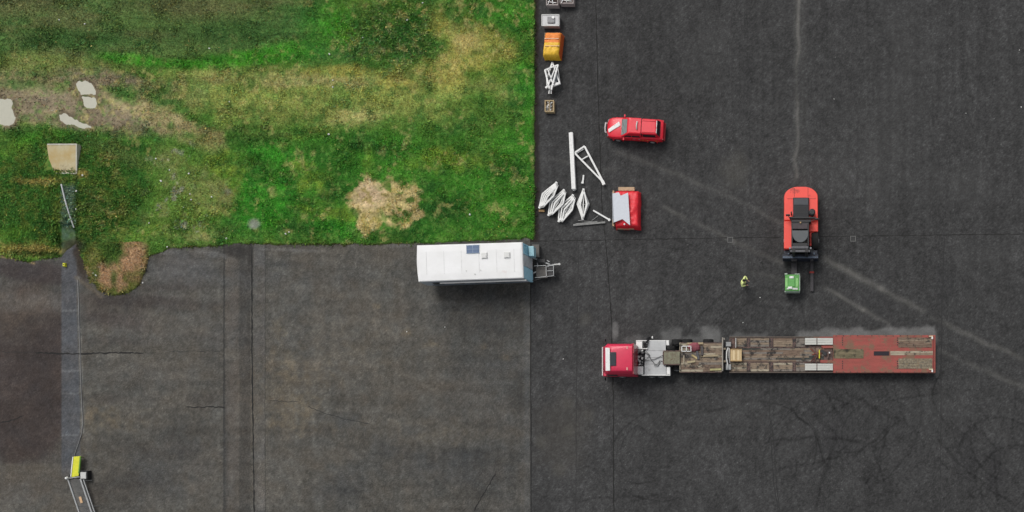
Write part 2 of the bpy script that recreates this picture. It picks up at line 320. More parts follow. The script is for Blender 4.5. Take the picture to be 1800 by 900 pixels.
# ---- brown-grey apron on the left
def apron_col(x, y):
    c = np.tile(lin((79, 78, 75)), (len(x), 1))
    v = 1+.14*fbm(x*.6, y*1.8, 90, 4, 103)+.10*fbm(x, y, 28, 4, 109)+.07*fbm(x, y, 6, 3, 111)+.08*fbm(x*.3, y*3, 60, 3, 112)
    v *= grain(x, y, .08, .22, .2, 331); v *= 1+.7*(RNG.rand(len(x)) < .002)
    c *= v[:, None]*1.09*np.array([1.02, 1.0, .96])
    warm = fbm(x*.5, y*1.3, 70, 4, 120); c = mixc(c, lin((90, 85, 77)), .45*np.clip(warm*2-.1, 0, 1)); c = mixc(c, lin((72, 73, 74)), .4*np.clip(-warm*2-.1, 0, 1))
    red = blob(x, y, 40, 660, 130, 160, 0, .25, .25, 121, 60)
    c = mixc(c, lin((64, 55, 53)), .8*red*(y < 816)*(x < 108+0*x))
    c = mixc(c, lin((90, 82, 74)), .55*blob(x, y, 20, 560, 75, 50, -10, .8, .4, 122, 40))
    c = mixc(c, lin((84, 79, 72)), .7*sst(812, 820, y)*(1-sst(100, 130, x))*(1-sst(860, 900, y)))
    c = mixc(c, lin((62, 55, 55)), .75*blob(x, y, 60, 478, 110, 17, 6, .5, .4, 123, 40))
    c = mixc(c, lin((60, 54, 53)), .65*blob(x, y, 230, 530, 160, 14, 2, .7, .4, 124, 40))
    c = mixc(c, lin((62, 54, 54)), .5*blob(x, y, 200, 560, 70, 20, 10, .7, .4, 124, 40))
    c = mixc(c, lin((88, 87, 86)), .75*blob(x, y, 320, 475, 62, 34, 0, .5, .25, 125, 40))
    c = mixc(c, lin((66, 60, 58)), .35*blob(x, y, 300, 505, 80, 6, 0, .7, .4, 124, 40))
    for a, b, rx, ry, k in ((195, 735, 55, 22, .55), (490, 580, 12, 16, .7), (520, 730, 40, 30, .5), (500, 700, 70, 60, .3), (715, 585, 8, 7, .7), (760, 605, 16, 7, .6), (850, 608, 6, 5, .7), (885, 630, 10, 5, .6), (660, 537, 10, 5, .6), (540, 650, 60, 30, .3), (160, 740, 12, 60, .4), (610, 600, 90, 50, .25), (490, 670, 30, 70, .2), (700, 760, 120, 20, .2), (870, 770, 90, 14, .25)):
        c = mixc(c, lin((125, 112, 90)), .5*k*blob(x, y, a, b, rx, ry, 0, .9, .9, 126, 12)*(.7+.9*fbm(x, y, 9, 3, 153)))
    for a, b, rx, ry, k in ((840, 540, 110, 50, .5), (880, 700, 80, 200, .2), (600, 850, 40, 40, .3), (805, 795, 50, 10, .4), (380, 650, 30, 30, .3), (405, 800, 12, 140, .3), (330, 760, 60, 30, .3), (700, 800, 130, 25, .25), (633, 461, 8, 6, .6), (500, 465, 60, 6, .4)):
        c = mixc(c, lin((57, 58, 58)), k*blob(x, y, a, b, rx, ry, 0, .8, .5, 127))
    c = mixc(c, lin((50, 49, 48)), .7*np.exp(-((x-394-1.2*fbm(x, y, 60, 2, 158))/1.5)**2)); c = mixc(c, lin((64, 62, 60)), .6*sst(419, 423, x)*(1-sst(439, 442, x))); c = mixc(c, lin((90, 85, 80)), .6*sst(396, 398, x)*(1-sst(418, 421, x))*(1-.6*sst(0, .4, fbm(x, y, 50, 3, 128))))
    c = mixc(c, lin((98, 96, 94)), .5*(x > 446)*(x < 466)*(1-.8*sst(-.3, .3, fbm(x, y, 40, 3, 130))))
    c = mixc(c, lin((60, 60, 60)), .45*sst(390, 394, x)*(1-sst(396, 404, x))*sst(600, 800, y))
    c = mixc(c, lin((52, 50, 48)), .8*blob(x, y, 412, 442, 24, 12, 0, .6, .5, 131, 12)+.7*blob(x, y, 440, 450, 5, 25, 0, .6, .5, 132, 12))
    c = mixc(c, lin((105, 104, 102)), .6*blob(x, y, 375, 447, 32, 5, 12, .6, .6, 133, 12)+.5*blob(x, y, 520, 440, 60, 3, 2, .6, .6, 134, 12)+.45*blob(x, y, 720, 432, 60, 3, 1, .6, .6, 136, 12)+.5*blob(x, y, 290, 443, 30, 4, 0, .6, .6, 133, 12))
    c = mixc(c, lin((96, 98, 98)), .4*sst(918, 926, x)*(1-sst(928, 934, x))*sst(500, 540, y))
    c = mixc(c, lin((64, 64, 64)), .35*sst(700, 932, x)*sst(500, 700, y))
    for (u_, v_, r1, r2, k_) in ((60, 530, 90, 16, .5), (300, 590, 90, 14, .3), (320, 560, 60, 30, .3), (250, 660, 90, 20, .3), (60, 870, 90, 20, .3), (340, 840, 60, 40, .3), (560, 500, 60, 20, .25), (600, 560, 80, 20, .2), (800, 700, 90, 40, .2), (560, 640, 60, 30, .25)):
        c = mixc(c, lin((100, 97, 92)), k_*blob(x, y, u_, v_, r1, r2, 0, .9, .8, int(u_)+5, 40))
    for (u_, v_, r1, r2, k_) in ((50, 600, 60, 40, .6), (75, 690, 40, 60, .5), (30, 760, 60, 40, .5), (220, 600, 70, 10, .4), (200, 700, 60, 10, .35), (270, 790, 80, 20, .3), (210, 860, 60, 30, .3), (350, 700, 40, 16, .35)):
        c = mixc(c, lin((54, 49, 48)), k_*blob(x, y, u_, v_, r1, r2, 0, .9, .8, int(u_)+6, 40))
    # paved strip with worn pale edge
    stp = sst(107, 109, x)*(1-sst(134, 136, x+1.5*fbm(x, y, 30, 2, 140)-6*sst(500, 760, y)))*(y > 430)*(1-sst(815, 850, y))
    c = mixc(c, lin((82, 84, 88))*(1+.12*fbm(x, y, 14, 3, 141))[:, None] if False else lin((81, 83, 87)), .85*stp)
    c *= (1+.09*stp*fbm(x, y, 18, 3, 141))[:, None]
    dd, t = seg(x+1.5*fbm(x, y, 14, 2, 142), y, 137, 488, 146, 760); c = mixc(c, lin((132, 132, 128)), .6*np.exp(-(dd/2.6)**2)*np.clip(.7+1.0*fbm(x, y, 30, 3, 143), 0, 1))
    dd, t = seg(x, y, 152, 765, 158, 850); c = mixc(c, lin((112, 110, 106)), .35*np.exp(-(dd/6)**2)*np.clip(.7+1.0*fbm(x, y, 30, 3, 144), 0, 1))
    for yy in (546, 652, 692, 765):
        c = mixc(c, lin((125, 126, 126)), .45*np.exp(-((y-yy)/1.2)**2)*(x > 108)*(x < 138))
    # shade of the steep bank painted in dark brown, then muddy run-off
    c = mixc(c, lin((52, 44, 36)), .85*blob(x, y, 143, 452, 13, 42, -12, .5, .4, 145, 12))
    c = mixc(c, lin((104, 95, 82)), .6*np.exp(-(seg(x+3*fbm(x, y, 20, 2, 146), y, 134, 488, 180, 522)[0]/3.5)**2))
    c = mixc(c, lin((150, 128, 92)), .7*np.exp(-(seg(x, y+5*fbm(x, y, 22, 3, 147), 0, 450, 60, 462)[0]/2.0)**2))
    hn = fbm(x, y, 20, 4, 150); hm = fbm(x, y, 16, 4, 151)
    c = c*np.stack([1+.06*hn, 1+.02*hm, 1-.06*hn+.03*hm], 1)
    c = c*np.exp(.26*fbm(x, y, 6, 3, 152)+.14*RNG.normal(0, 1, len(x))+.16*fbm(x*2.5, y*.3, 30, 3, 154)*(x > 380)+.20*fbm(x*.25, y*2.2, 26, 3, 155))[:, None]
    return c*ALB
apr_m = ground_mat('apron_asphalt', 9, .13, 34, .20, speck=(26, .13))
xs = axis(gx(-30), gx(932)-.02, .085, -420, gx(932)-.02); ys = axis(gy(930), gy(415), .085, -420, gy(415))
sheet('apron', xs, ys, lambda X, Y: np.zeros(len(X)), apron_col, apr_m)

PD = [[(-30, 174), (20, 174), (24, 182), (22, 190), (26, 200), (30, 208), (25, 217), (16, 222), (0, 220), (-30, 222)],
 [(132, 147), (140, 143), (150, 142), (160, 147), (166, 152), (170, 160), (170, 168), (155, 167), (143, 167), (138, 159)],
 [(145, 170.5), (157, 170), (169, 172), (171, 182), (168, 190), (156, 192), (149, 186)],
 [(105, 203), (113, 199), (122, 204), (134, 210), (146, 216), (160, 221), (163, 226), (145, 226), (132, 221), (118, 219), (106, 211)]]
WZ = .045      # water level in the puddles
def pud_sd(x, y):
    """distance in photograph px outside the nearest puddle, negative inside"""
    best = np.full(len(x), 1e3)
    for p in PD:
        d_ = np.full(len(x), 1e3); ins_ = np.zeros(len(x), bool)
        for (a, b), (c_, e_) in zip(p, p[1:]+p[:1]):
            d_ = np.minimum(d_, seg(x, y, a, b, c_, e_)[0])
            if b != e_: ins_ ^= ((b > y) != (e_ > y)) & (x < (c_-a)*(y-b)/(e_-b)+a)
        best = np.minimum(best, np.where(ins_, -d_, d_))
    return best+2.6*fbm(x*1.6, y*.9, 7, 3, 290)+.6
# ---- the grass field, with the low bank at its lower left
def edge_in(x, y):
    """distance (px) inside the outline of the grass, negative outside"""
    lim = 427+0*x
    lim = np.where(x < 135, np.interp(x, [0, 20, 45, 70, 108, 125, 135], [449, 452, 463, 456, 452, 436, 428]), lim)
    lim = np.where((x >= 135), np.interp(x, [135, 145, 156, 175, 200, 225, 245, 255, 262, 300, 380, 420, 480, 600, 740, 950], [428, 455, 490, 511, 519, 516, 502, 480, 452, 438, 434, 430, 430, 431, 429, 420]), lim)
    e1 = lim-y+3.6*fbm(x, y, 11, 4, 201)
    e2 = 941-x+3.4*fbm(x, y, 10, 4, 202)+.003*(400-y)
    return np.minimum(e1, e2)
def mound(x, y):
    r = np.hypot((x-115)/150, (y-345)/115); h = .75*(1-sst(.15, 1.0, r))
    r2 = np.hypot((x-205)/62, (y-455)/66); h = np.maximum(h, .5*(1-sst(.35, 1.05, r2)))
    cut = (1-sst(14, 24, np.abs(x-122)))*sst(385, 425, y)
    return h*(1-cut)
def grass_h(x, y):
    e = edge_in(x, y); m_ = (x < 220) & (y > 110) & (y < 260); base_ = grass_raw(x, y, e)
    if m_.any():
        sd = pud_sd(x[m_], y[m_]); tgt = WZ+.012*np.clip(sd, -4, 6)
        k_ = 1-sst(5, 16, sd); base_[m_] = base_[m_]*(1-k_)+tgt*k_
    return base_
def grass_raw(x, y, e):
    return -.05+(.11+mound(x, y)+.05*fbm(x, y, 45, 4, 205)+.03*fbm(x, y, 8, 3, 206))*sst(-1.0, 3.5, e)
def zgrass(X, Y):
    return grass_h(NX+(X-CX)*S, NY-(Y-CY)*S)
def grass_col(x, y):
    n1 = fbm(x, y, 120, 5, 210); n2 = fbm(x, y, 30, 5, 214); n3 = fbm(x*.45, y*1.6, 55, 5, 218); n4 = fbm(x, y, 9, 3, 222)
    B = lambda *a, **k: blob(x, y, *a, **k)
    c = np.tile(lin((64, 98, 36)), (len(x), 1))
    c = mixc(c, lin((44, 84, 28)), sst(-.05, .45, n2)); c = mixc(c, lin((92, 116, 42)), .7*sst(.05, .5, n3))
    # upper left dull green / brown
    ul = B(230, 30, 360, 90, soft=.3, warp=.15, sc=80)
    c = mixc(c, lin((74, 96, 50)), .95*ul); c = mixc(c, lin((58, 86, 42)), .6*ul*sst(-.1, .4, n2)); c = mixc(c, lin((94, 98, 62)), .7*ul*sst(.0, .45, n3))
    c = mixc(c, lin((90, 86, 58)), .6*B(340, 10, 120, 26, soft=.8)+.5*B(250, 62, 60, 10, soft=.8)+.5*B(60, 8, 70, 18, soft=.8))
    c = mixc(c, lin((46, 80, 36)), .7*B(130, 70, 160, 18, soft=.7)+.6*B(420, 60, 90, 26, soft=.7)+.7*B(30, 38, 40, 10, soft=.7))
    # yellow green band and the worn tan track
    c = mixc(c, lin((124, 132, 68)), .9*B(560, 170, 300, 52, 0, soft=.6, warp=.5)); c = mixc(c, lin((104, 112, 60)), .8*B(90, 115, 150, 22, 4, soft=.6))
    c = mixc(c, lin((150, 142, 94)), .75*sst(.0, .45, n3)*B(560, 180, 330, 60, 0, soft=.5)); c = mixc(c, lin((78, 112, 48)), .6*sst(.15, .5, n2)*B(560, 180, 340, 60, soft=.5))
    c = mixc(c, lin((116, 110, 78)), .95*B(110, 172, 215, 52, 4, soft=.35, warp=.35)); c = mixc(c, lin((112, 101, 84)), .9*B(140, 195, 160, 34, 10, soft=.5)+.8*B(180, 140, 90, 18, 6, soft=.6))
    c = mixc(c, lin((134, 122, 88)), .85*B(300, 215, 100, 24, 26, soft=.6, warp=.6)); c = mixc(c, lin((128, 116, 76)), .8*B(365, 250, 34, 22, 30, soft=.6, warp=.6))
    c = mixc(c, lin((130, 122, 90)), .5*sst(.1, .4, n2)*B(130, 180, 220, 50, soft=.5))
    c = mixc(c, lin((74, 98, 46)), .8*sst(.1, .35, n3)*B(90, 160, 190, 40, soft=.6)); c = mixc(c, lin((52, 92, 36)), .85*B(220, 165, 26, 14, 10, soft=.6)+.8*B(290, 178, 46, 14, 25, soft=.6)+.6*B(40, 148, 46, 10, soft=.7)+.7*B(300, 222, 8, 8, soft=.6)+.7*B(330, 238, 14, 6, soft=.6))
    for (u_, v_, r1, r2) in ((150, 156, 30, 18), (156, 182, 22, 16), (134, 214, 42, 15), (4, 198, 34, 34)):
        c = mixc(c, lin((104, 92, 74)), .9*B(u_, v_, r1, r2, 0, soft=.5, warp=.5, sc=12))
    if ((x < 220) & (y > 110) & (y < 260)).any():
        m_ = (x < 220) & (y > 110) & (y < 260); sd = pud_sd(x[m_], y[m_]); c[m_] = mixc(c[m_], lin((96, 86, 70)), .85*(1-sst(1, 9, sd)))
    # bright strip
    bright = np.zeros(len(x))
    for a in ((240, 105, 75, 11, 6), (330, 112, 90, 9, 2), (450, 102, 110, 14, -3), (560, 86, 70, 18, -18), (580, 40, 50, 40, -30), (500, 85, 60, 14, -10)): bright = np.maximum(bright, B(*a, soft=.6))
    c = mixc(c, lin((52, 122, 26)), .85*bright*(.6+.5*(n4+.5)))
    # dark and rough patches
    for a in ((520, 40, 70, 34, -20), (600, 95, 60, 22, -5), (700, 85, 46, 40, 0), (560, 100, 60, 12, 0), (735, 148, 15, 11, 0), (660, 60, 30, 50, 0), (790, 30, 14, 24, -20), (840, 20, 14, 18, 20), (920, 160, 26, 50, 0), (760, 50, 20, 60, 0)):
        c = mixc(c, lin((50, 92, 40)), .6*B(*a, soft=.9, warp=.9))
    c = mixc(c, lin((96, 104, 68)), .7*sst(.15, .5, fbm(x, y, 5, 3, 230))*B(690, 60, 110, 70, soft=.5))
    # tan patch upper right and diagonal wheel ruts
    for a in ((830, 80, 60, 36, 10), (780, 125, 60, 26, -10), (870, 62, 40, 14, 20), (770, 40, 22, 30, 0), (890, 95, 26, 16, 0), (700, 145, 40, 14, 0), (600, 125, 60, 10, 0)):
        c = mixc(c, lin((140, 136, 68)), .85*B(*a, soft=.8, warp=.7))
    c = mixc(c, lin((150, 138, 84)), .7*B(815, 75, 18, 14, soft=.8))
    for (x0, y0, x1, y1) in ((790, -10, 850, 50), (840, -10, 930, 60), (880, -10, 945, 40), (800, 20, 945, 95)):
        dd, t = seg(x+4*fbm(x, y, 20, 2, 231), y, x0, y0, x1, y1); c = mixc(c, lin((112, 100, 52)), .6*np.exp(-(dd/3.5)**2)*np.clip(.6+n4*1.3, 0, 1)); dd, t = seg(x, y, x0+12, y0, x1+12, y1); c = mixc(c, lin((52, 98, 30)), .6*np.exp(-(dd/5)**2))
    # right edge vivid green
    for a in ((925, 140, 26, 60, 0), (905, 30, 50, 40, 0), (900, 260, 44, 40, 0), (860, 330, 80, 50, 0), (900, 400, 60, 26, 0), (930, 240, 16, 160, 0)):
        c = mixc(c, lin((50, 106, 28)), .7*B(*a, soft=.8, warp=.6))
    # lower middle: saturated green with dark hollows
    lo = B(600, 330, 350, 95, soft=.35, warp=.3, sc=50); c = mixc(c, lin((52, 104, 30)), .8*lo); c = mixc(c, lin((36, 74, 24)), .85*lo*sst(.0, .4, n2)); c = mixc(c, lin((92, 116, 40)), .7*lo*sst(.15, .5, n3))
    for a in ((600, 290, 46, 30, 0), (690, 270, 40, 18, 0), (615, 330, 22, 18, 0), (560, 280, 26, 30, 0), (470, 245, 40, 16, 0), (640, 380, 20, 22, 0), (770, 380, 60, 34, 0), (700, 410, 60, 12, 0), (450, 300, 26, 40, 0), (430, 380, 40, 30, 0), (540, 400, 70, 16, 0), (640, 250, 30, 16, 0)):
        c = mixc(c, lin((32, 70, 24)), .7*B(*a, soft=.8, warp=.7))
    for a in ((445, 350, 30, 50, 0), (470, 380, 40, 30, 0), (500, 330, 26, 26, 0), (480, 270, 40, 20, 0), (590, 400, 40, 20, 0)):
        c = mixc(c, lin((48, 124, 30)), .6*B(*a, soft=.9, warp=.6))
    for a in ((525, 290, 18, 12, 0), (560, 315, 20, 20, 30), (540, 325, 18, 12, 0), (390, 320, 30, 40, 0), (345, 370, 40, 20, 0), (650, 300, 10, 30, 0), (800, 280, 60, 20, 0), (400, 290, 30, 20, 0)):
        c = mixc(c, lin((112, 128, 48)), .45*B(*a, soft=.9, warp=1.1, sc=12))
    for a in ((340, 330, 40, 30, 30), (370, 345, 36, 24, 20), (300, 280, 26, 16, 30), (345, 415, 40, 8, 0), (478, 334, 8, 7, 0), (670, 268, 7, 5, 0), (390, 335, 10, 24, 0)):
        c = mixc(c, lin((124, 118, 78)), .7*B(*a, soft=.9, warp=.9, sc=14))
    c = mixc(c, lin((112, 112, 106)), .85*B(447, 394, 11, 10, soft=.5, warp=.3)+.6*B(340, 328, 7, 8, soft=.6)+.5*B(400, 337, 9, 6, soft=.6))
    # straw patch
    st = np.maximum(B(668, 352, 52, 38, 10, soft=.18, warp=.55, sc=18), np.maximum(B(652, 385, 28, 26, 60, soft=.18, warp=.5, sc=16), B(712, 365, 28, 34, 0, soft=.25, warp=.7, sc=14)))
    c = mixc(c, lin((160, 143, 100)), .92*st); c = mixc(c, lin((172, 150, 122)), .85*st*B(650, 342, 30, 28, soft=.6)); c = mixc(c, lin((128, 116, 62)), .75*st*sst(.0, .4, n4)); c = mixc(c, lin((66, 92, 36)), .95*st*sst(.05, .3, fbm(x, y, 11, 4, 240))*sst(650, 685, x))
    # streaks left by mowing and wheels, mostly along the field
    sk = fbm(x*.28, y*1.7, 22, 4, 270); c = c*np.exp(.38*sk)[:, None]
    c = mixc(c, lin((58, 116, 32)), .45*sst(-.1, .4, fbm(x*.5, y, 60, 3, 271))*B(760, 300, 260, 150, soft=.8)*(1-st))
    # tussocks: yellow-tan and deep green clumps a hand to a metre wide
    q1 = fbm(x, y, 9, 4, 245); q2 = fbm(x, y, 13, 4, 246); q3 = fbm(x, y, 40, 3, 247)
    quiet = np.clip(1-.75*ul, .2, 1)*(1-.8*st)
    c = mixc(c, lin((150, 142, 90)), .55*quiet*sst(.08, .45, q1)*sst(-.25, .3, q3)); c = mixc(c, lin((40, 84, 32)), .5*quiet*sst(.10, .45, q2)); c = mixc(c, lin((96, 128, 60)), .35*quiet*sst(.1, .4, fbm(x, y, 7, 3, 248)))
    rt = B(320, 340, 75, 90, 0, soft=.6, warp=.5)*(y > 238)
    c = mixc(c, lin((92, 116, 50)), .6*rt); c = mixc(c, lin((120, 124, 78)), .55*rt*sst(.05, .4, fbm(x, y, 18, 4, 280))); c = mixc(c, lin((128, 126, 112)), .7*rt*sst(.28, .5, fbm(x, y, 14, 4, 281)))
    c = mixc(c, lin((168, 152, 98)), .6*B(775, 120, 60, 22, -20, soft=.9, warp=.9, sc=14)*(.5+n4)+.5*B(820, 72, 26, 20, soft=.9, warp=.9, sc=14))
    # bank
    bk = B(110, 340, 152, 112, soft=.14, warp=.14, sc=40)
    c = mixc(c, lin((50, 88, 32)), .92*bk); c = mixc(c, lin((82, 98, 40)), .7*bk*sst(.0, .45, fbm(x, y, 20, 4, 241))); c = mixc(c, lin((34, 66, 24)), .6*bk*sst(.05, .4, fbm(x, y, 28, 4, 243)))
    c = mixc(c, lin((104, 112, 52)), .45*bk*sst(.05, .4, fbm(x, y, 8, 4, 282))); c = mixc(c, lin((132, 128, 76)), .7*bk*sst(.05, .4, fbm(x*.7, y*1.3, 9, 4, 244))*np.maximum(B(195, 280, 60, 34, soft=.7), B(185, 375, 36, 46, soft=.8)))
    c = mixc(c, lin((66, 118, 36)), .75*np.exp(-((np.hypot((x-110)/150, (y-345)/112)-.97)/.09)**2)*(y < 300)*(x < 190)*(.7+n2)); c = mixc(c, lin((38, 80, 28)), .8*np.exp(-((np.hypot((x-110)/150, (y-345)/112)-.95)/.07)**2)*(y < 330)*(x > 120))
    c = mixc(c, lin((140, 122, 70)), .7*B(70, 318, 40, 6, 0, soft=.8, warp=.8, sc=12)+.6*B(145, 305, 14, 8, soft=.7))
    c = mixc(c, lin((70, 110, 34)), .5*B(30, 260, 30, 14, -30, soft=.8)+.6*B(25, 410, 30, 16, soft=.8)); c = mixc(c, lin((90, 104, 56)), .5*B(200, 265, 60, 16, 25, soft=.7)+.5*B(150, 360, 40, 30, soft=.7)*sst(0, .3, n4))
    # dead straw along the lower edge and the tongue
    c = mixc(c, lin((132, 116, 64)), .8*B(60, 438, 70, 9, 2, soft=.7, warp=.7, sc=12)); c = mixc(c, lin((40, 52, 22)), .75*B(70, 446, 55, 5, 2, soft=.7))
    tg = B(205, 462, 60, 62, soft=.3, warp=.2); c = mixc(c, lin((88, 90, 44)), .85*tg*(y > 425)); c = mixc(c, lin((146, 116, 88)), .95*tg*(y > 425)*np.maximum(B(235, 455, 32, 46, 20, soft=.7, warp=.7, sc=12), B(190, 485, 34, 30, 0, soft=.7, warp=.9, sc=10)))
    c = mixc(c, lin((52, 80, 30)), .9*B(195, 440, 26, 24, 0, soft=.5, warp=.7, sc=16)*(y > 420)+.8*B(200, 490, 8, 20, soft=.7)+.8*B(168, 482, 9, 14, soft=.7)); c = mixc(c, lin((52, 44, 26)), .8*np.exp(-((edge_in(x, y)-1)/3.0)**2)*(x > 140)*(y > 428)*(.6+n4))
    # the narrow strip laid up the bank, mossy
    s_ = sst(107, 110, x)*(1-sst(132, 134, x))*sst(318, 330, y+6*n4); c = mixc(c, lin((84, 100, 92)), .7*s_*(.75+.6*n4)*(1-.4*sst(395, 425, y))); c = mixc(c, lin((34, 56, 26)), .7*sst(131, 133, x)*(1-sst(136, 140, x))*sst(300, 320, y)*(1-sst(430, 440, y)))
    c = mixc(c, lin((48, 44, 34)), .8*blob(x, y, 128, 432, 26, 14, 0, .6, .3, 250))
    # lower edge dark soil
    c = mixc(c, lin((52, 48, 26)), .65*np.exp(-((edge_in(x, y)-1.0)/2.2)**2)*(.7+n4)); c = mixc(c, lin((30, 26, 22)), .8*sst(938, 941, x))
    return c
def grass_sheet_col(x, y): return grass_col(x, y)*ALB*(1.40*grain(x, y, .12, .35, .15, 351))[:, None]
gr_m = ground_mat('turf', 5, .16, 22, .28, rough=.95, bump=.8, bscale=18)
xs = axis(gx(-30), gx(947), .095, -420, gx(947)); ys = axis(gy(526), gy(-30), .095, gy(526), 420)
sheet('grass_field', xs, ys, zgrass, grass_sheet_col, gr_m)
# blades of grass over the visible field: one mesh
rs = np.random.RandomState(5)
N = 260000
X = rs.uniform(gx(-35), gx(944), N); Y = rs.uniform(gy(522), gy(-35), N)
x = NX+(X-CX)*S; y = NY-(Y-CY)*S; e = edge_in(x, y); keep = e > -1.2
# bare ground: straw patch, puddles' mud, grey stone
bare = np.maximum(.8*blob(x, y, 668, 358, 56, 44, 10, .3, .5, 0, 18), .85*blob(x, y, 115, 185, 200, 42, 6, .5, .4, 0)); bare = np.maximum(bare, 1.0*(np.hypot(x-447, y-394) < 10))
bare = np.maximum(bare, (pud_sd(x, y) < 3)*1.0)
bare = np.maximum(bare, ((x > 88) & (x < 136) & (y > 254) & (y < 304))*1.0)
bare = np.maximum(bare, ((x > 106) & (x < 136) & (y > 400))*1.0)
keep &= rs.rand(N) > bare
X, Y, x, y = X[keep], Y[keep], x[keep], y[keep]; n = len(X); Z = grass_h(x, y)
f_ = H/(H-Z); cl = grass_col(NX+(x-NX)*f_, NY+(y-NY)*f_)
rough_ = .8+.9*sst(.0, .5, fbm(x, y, 26, 4, 260))+.8*blob(x, y, 690, 65, 90, 60)+.6*blob(x, y, 110, 340, 150, 110)
hgt = (.035+.06*rs.rand(n))*rough_; an = rs.uniform(0, 2*np.pi, n); lean = rs.uniform(.4, 1.6, n)*hgt; wd = .03+.075*rs.rand(n)*rough_
px_, py_ = np.cos(an), np.sin(an); V = np.zeros((n, 4, 3))
V[:, 0] = np.stack([X-py_*wd*.5, Y+px_*wd*.5, Z-.01], 1); V[:, 1] = np.stack([X+py_*wd*.5, Y-px_*wd*.5, Z-.01], 1)
V[:, 2] = np.stack([X+py_*wd*.4+px_*lean*.6, Y-px_*wd*.4+py_*lean*.6, Z+hgt*.7], 1); V[:, 3] = np.stack([X+px_*lean*1.5, Y+py_*lean*1.5, Z+hgt], 1)
var = 1.46*np.exp(rs.normal(0, .27, n)); hue = rs.normal(0, .13, n)
cl = cl*var[:, None]*ALB*np.stack([1+hue, np.ones(n), 1-hue], 1); straw = rs.rand(n) < .004; cl[straw] = lin((150, 140, 84))*ALB*var[straw][:, None]
cl = np.clip(cl, 0, .7)
me = bpy.data.meshes.new('grass'); me.vertices.add(n*4); me.vertices.foreach_set('co', V.astype(np.float32).ravel())
me.loops.add(n*4); me.polygons.add(n); me.loops.foreach_set('vertex_index', np.arange(n*4, dtype=np.int32))
me.polygons.foreach_set('loop_start', np.arange(n, dtype=np.int32)*4); me.polygons.foreach_set('loop_total', np.full(n, 4, np.int32)); me.update(calc_edges=True)
ca = me.color_attributes.new('tint', 'FLOAT_COLOR', 'POINT')
ca.data.foreach_set('color', np.concatenate([np.repeat(cl, 4, 0), np.ones((n*4, 1))], 1).astype(np.float32).ravel())
gm = bpy.data.materials.new('grass_blades'); gm.use_nodes = True; gb = gm.node_tree.nodes['Principled BSDF']; ga = gm.node_tree.nodes.new('ShaderNodeAttribute'); ga.attribute_name = 'tint'
gm.node_tree.links.new(ga.outputs['Color'], gb.inputs['Base Color']); gb.inputs['Roughness'].default_value = .8; gb.inputs['Specular IOR Level'].default_value = .15
me.materials.append(gm); go = bpy.data.objects.new('grass', me); C.objects.link(go); tag(go, 'green and straw coloured grass blades growing over the field', 'grass', kind='stuff')

# ---- base ground under everything
b = MB(); b.box((0, 0, -.35), (1400, 1400, .2)); o = b.build('ground', mat('subsoil', col(70, 68, 64), .95)); o['kind'] = 'structure'

# ---- joints and cracks: thin dark sheets 4 mm above the paving
def ribbon(mb, pts, wpx, z=.004, jag=.6, seed=0, m=0, step=6, fade=True):
    rr = random.Random(seed); P_ = []
    for (x0, y0), (x1, y1) in zip(pts[:-1], pts[1:]):
        L = math.hypot(x1-x0, y1-y0); k = max(1, int(L/step))
        for i in range(k): P_.append((x0+(x1-x0)*i/k, y0+(y1-y0)*i/k))
    P_.append(pts[-1]); vs = []; fs = []
    for i, (a, b_) in enumerate(P_):
        q = P_[min(i+1, len(P_)-1)]; p = P_[max(i-1, 0)]; dx, dy = q[0]-p[0], q[1]-p[1]; L = math.hypot(dx, dy) or 1
        nx_, ny_ = -dy/L, dx/L; j = rr.uniform(-jag, jag); ww = wpx*rr.uniform(.45, 1.3)/2
        if fade and (i == 0 or i == len(P_)-1): ww *= .2
        for s_ in (-1, 1): X_, Y_ = P(a+nx_*(j+s_*ww), b_+ny_*(j+s_*ww), 0); vs.append((X_, Y_, z))
    for i in range(len(P_)-1): fs.append((2*i, 2*i+1, 2*i+3, 2*i+2))
    mb.add(vs, fs, m)
crk = mat('joint_filler', col(30, 29, 28), .9, var=.3, scale=2); crk2 = mat('faint_joint', col(46, 46, 46), .9, var=.2, scale=2)
mb = MB()
J = [([(443, 432), (443, 600), (445, 760), (447, 915)], 2.4, 0, .5), ([(466, 432), (466, 915)], .8, 1, .5), ([(932.5, 440), (934, 915)], 1.6, 0, .4),
 ([(1047, -20), (1052, 180), (1058, 360), (1067, 450), (1075, 560), (1078, 700), (1079, 915)], 2.0, 0, .5),
 ([(940, 424), (1120, 421), (1300, 418), (1374, 417)], 1.4, 0, .5), ([(1440, 416), (1600, 414), (1830, 411)], 1.4, 0, .5), ([(1660, 414), (1655, 560), (1654, 700), (1652, 915)], 1.7, 1, .5),
 ([(1352, 670), (1354, 760), (1360, 850), (1371, 915)], 1.7, 1, .6), ([(1017, 425), (1014, 600), (1012, 915)], 1.3, 1, .5), ([(1160, 670), (1160, 915)], 1.0, 1, .8), ([(1446, 700), (1448, 915)], .9, 1, .8),
 ([(394, 436), (394, 620), (393, 760)], .9, 1, .7), ([(1170, 0), (1172, 200)], .6, 1, .7), ([(1183, 470), (1180, 560)], .8, 1, .7), ([(1499, 690), (1498, 900)], .8, 1, .9), ([(945, 180), (944, 420)], 1.6, 0, 1.0)]
for i, (p, ww, m_, jg) in enumerate(J): ribbon(mb, p, ww, .004+.0004*(i % 4), jg, i, m_)
mb.build('pavement_joints', [crk, crk2])['kind'] = 'structure'
mb = MB()
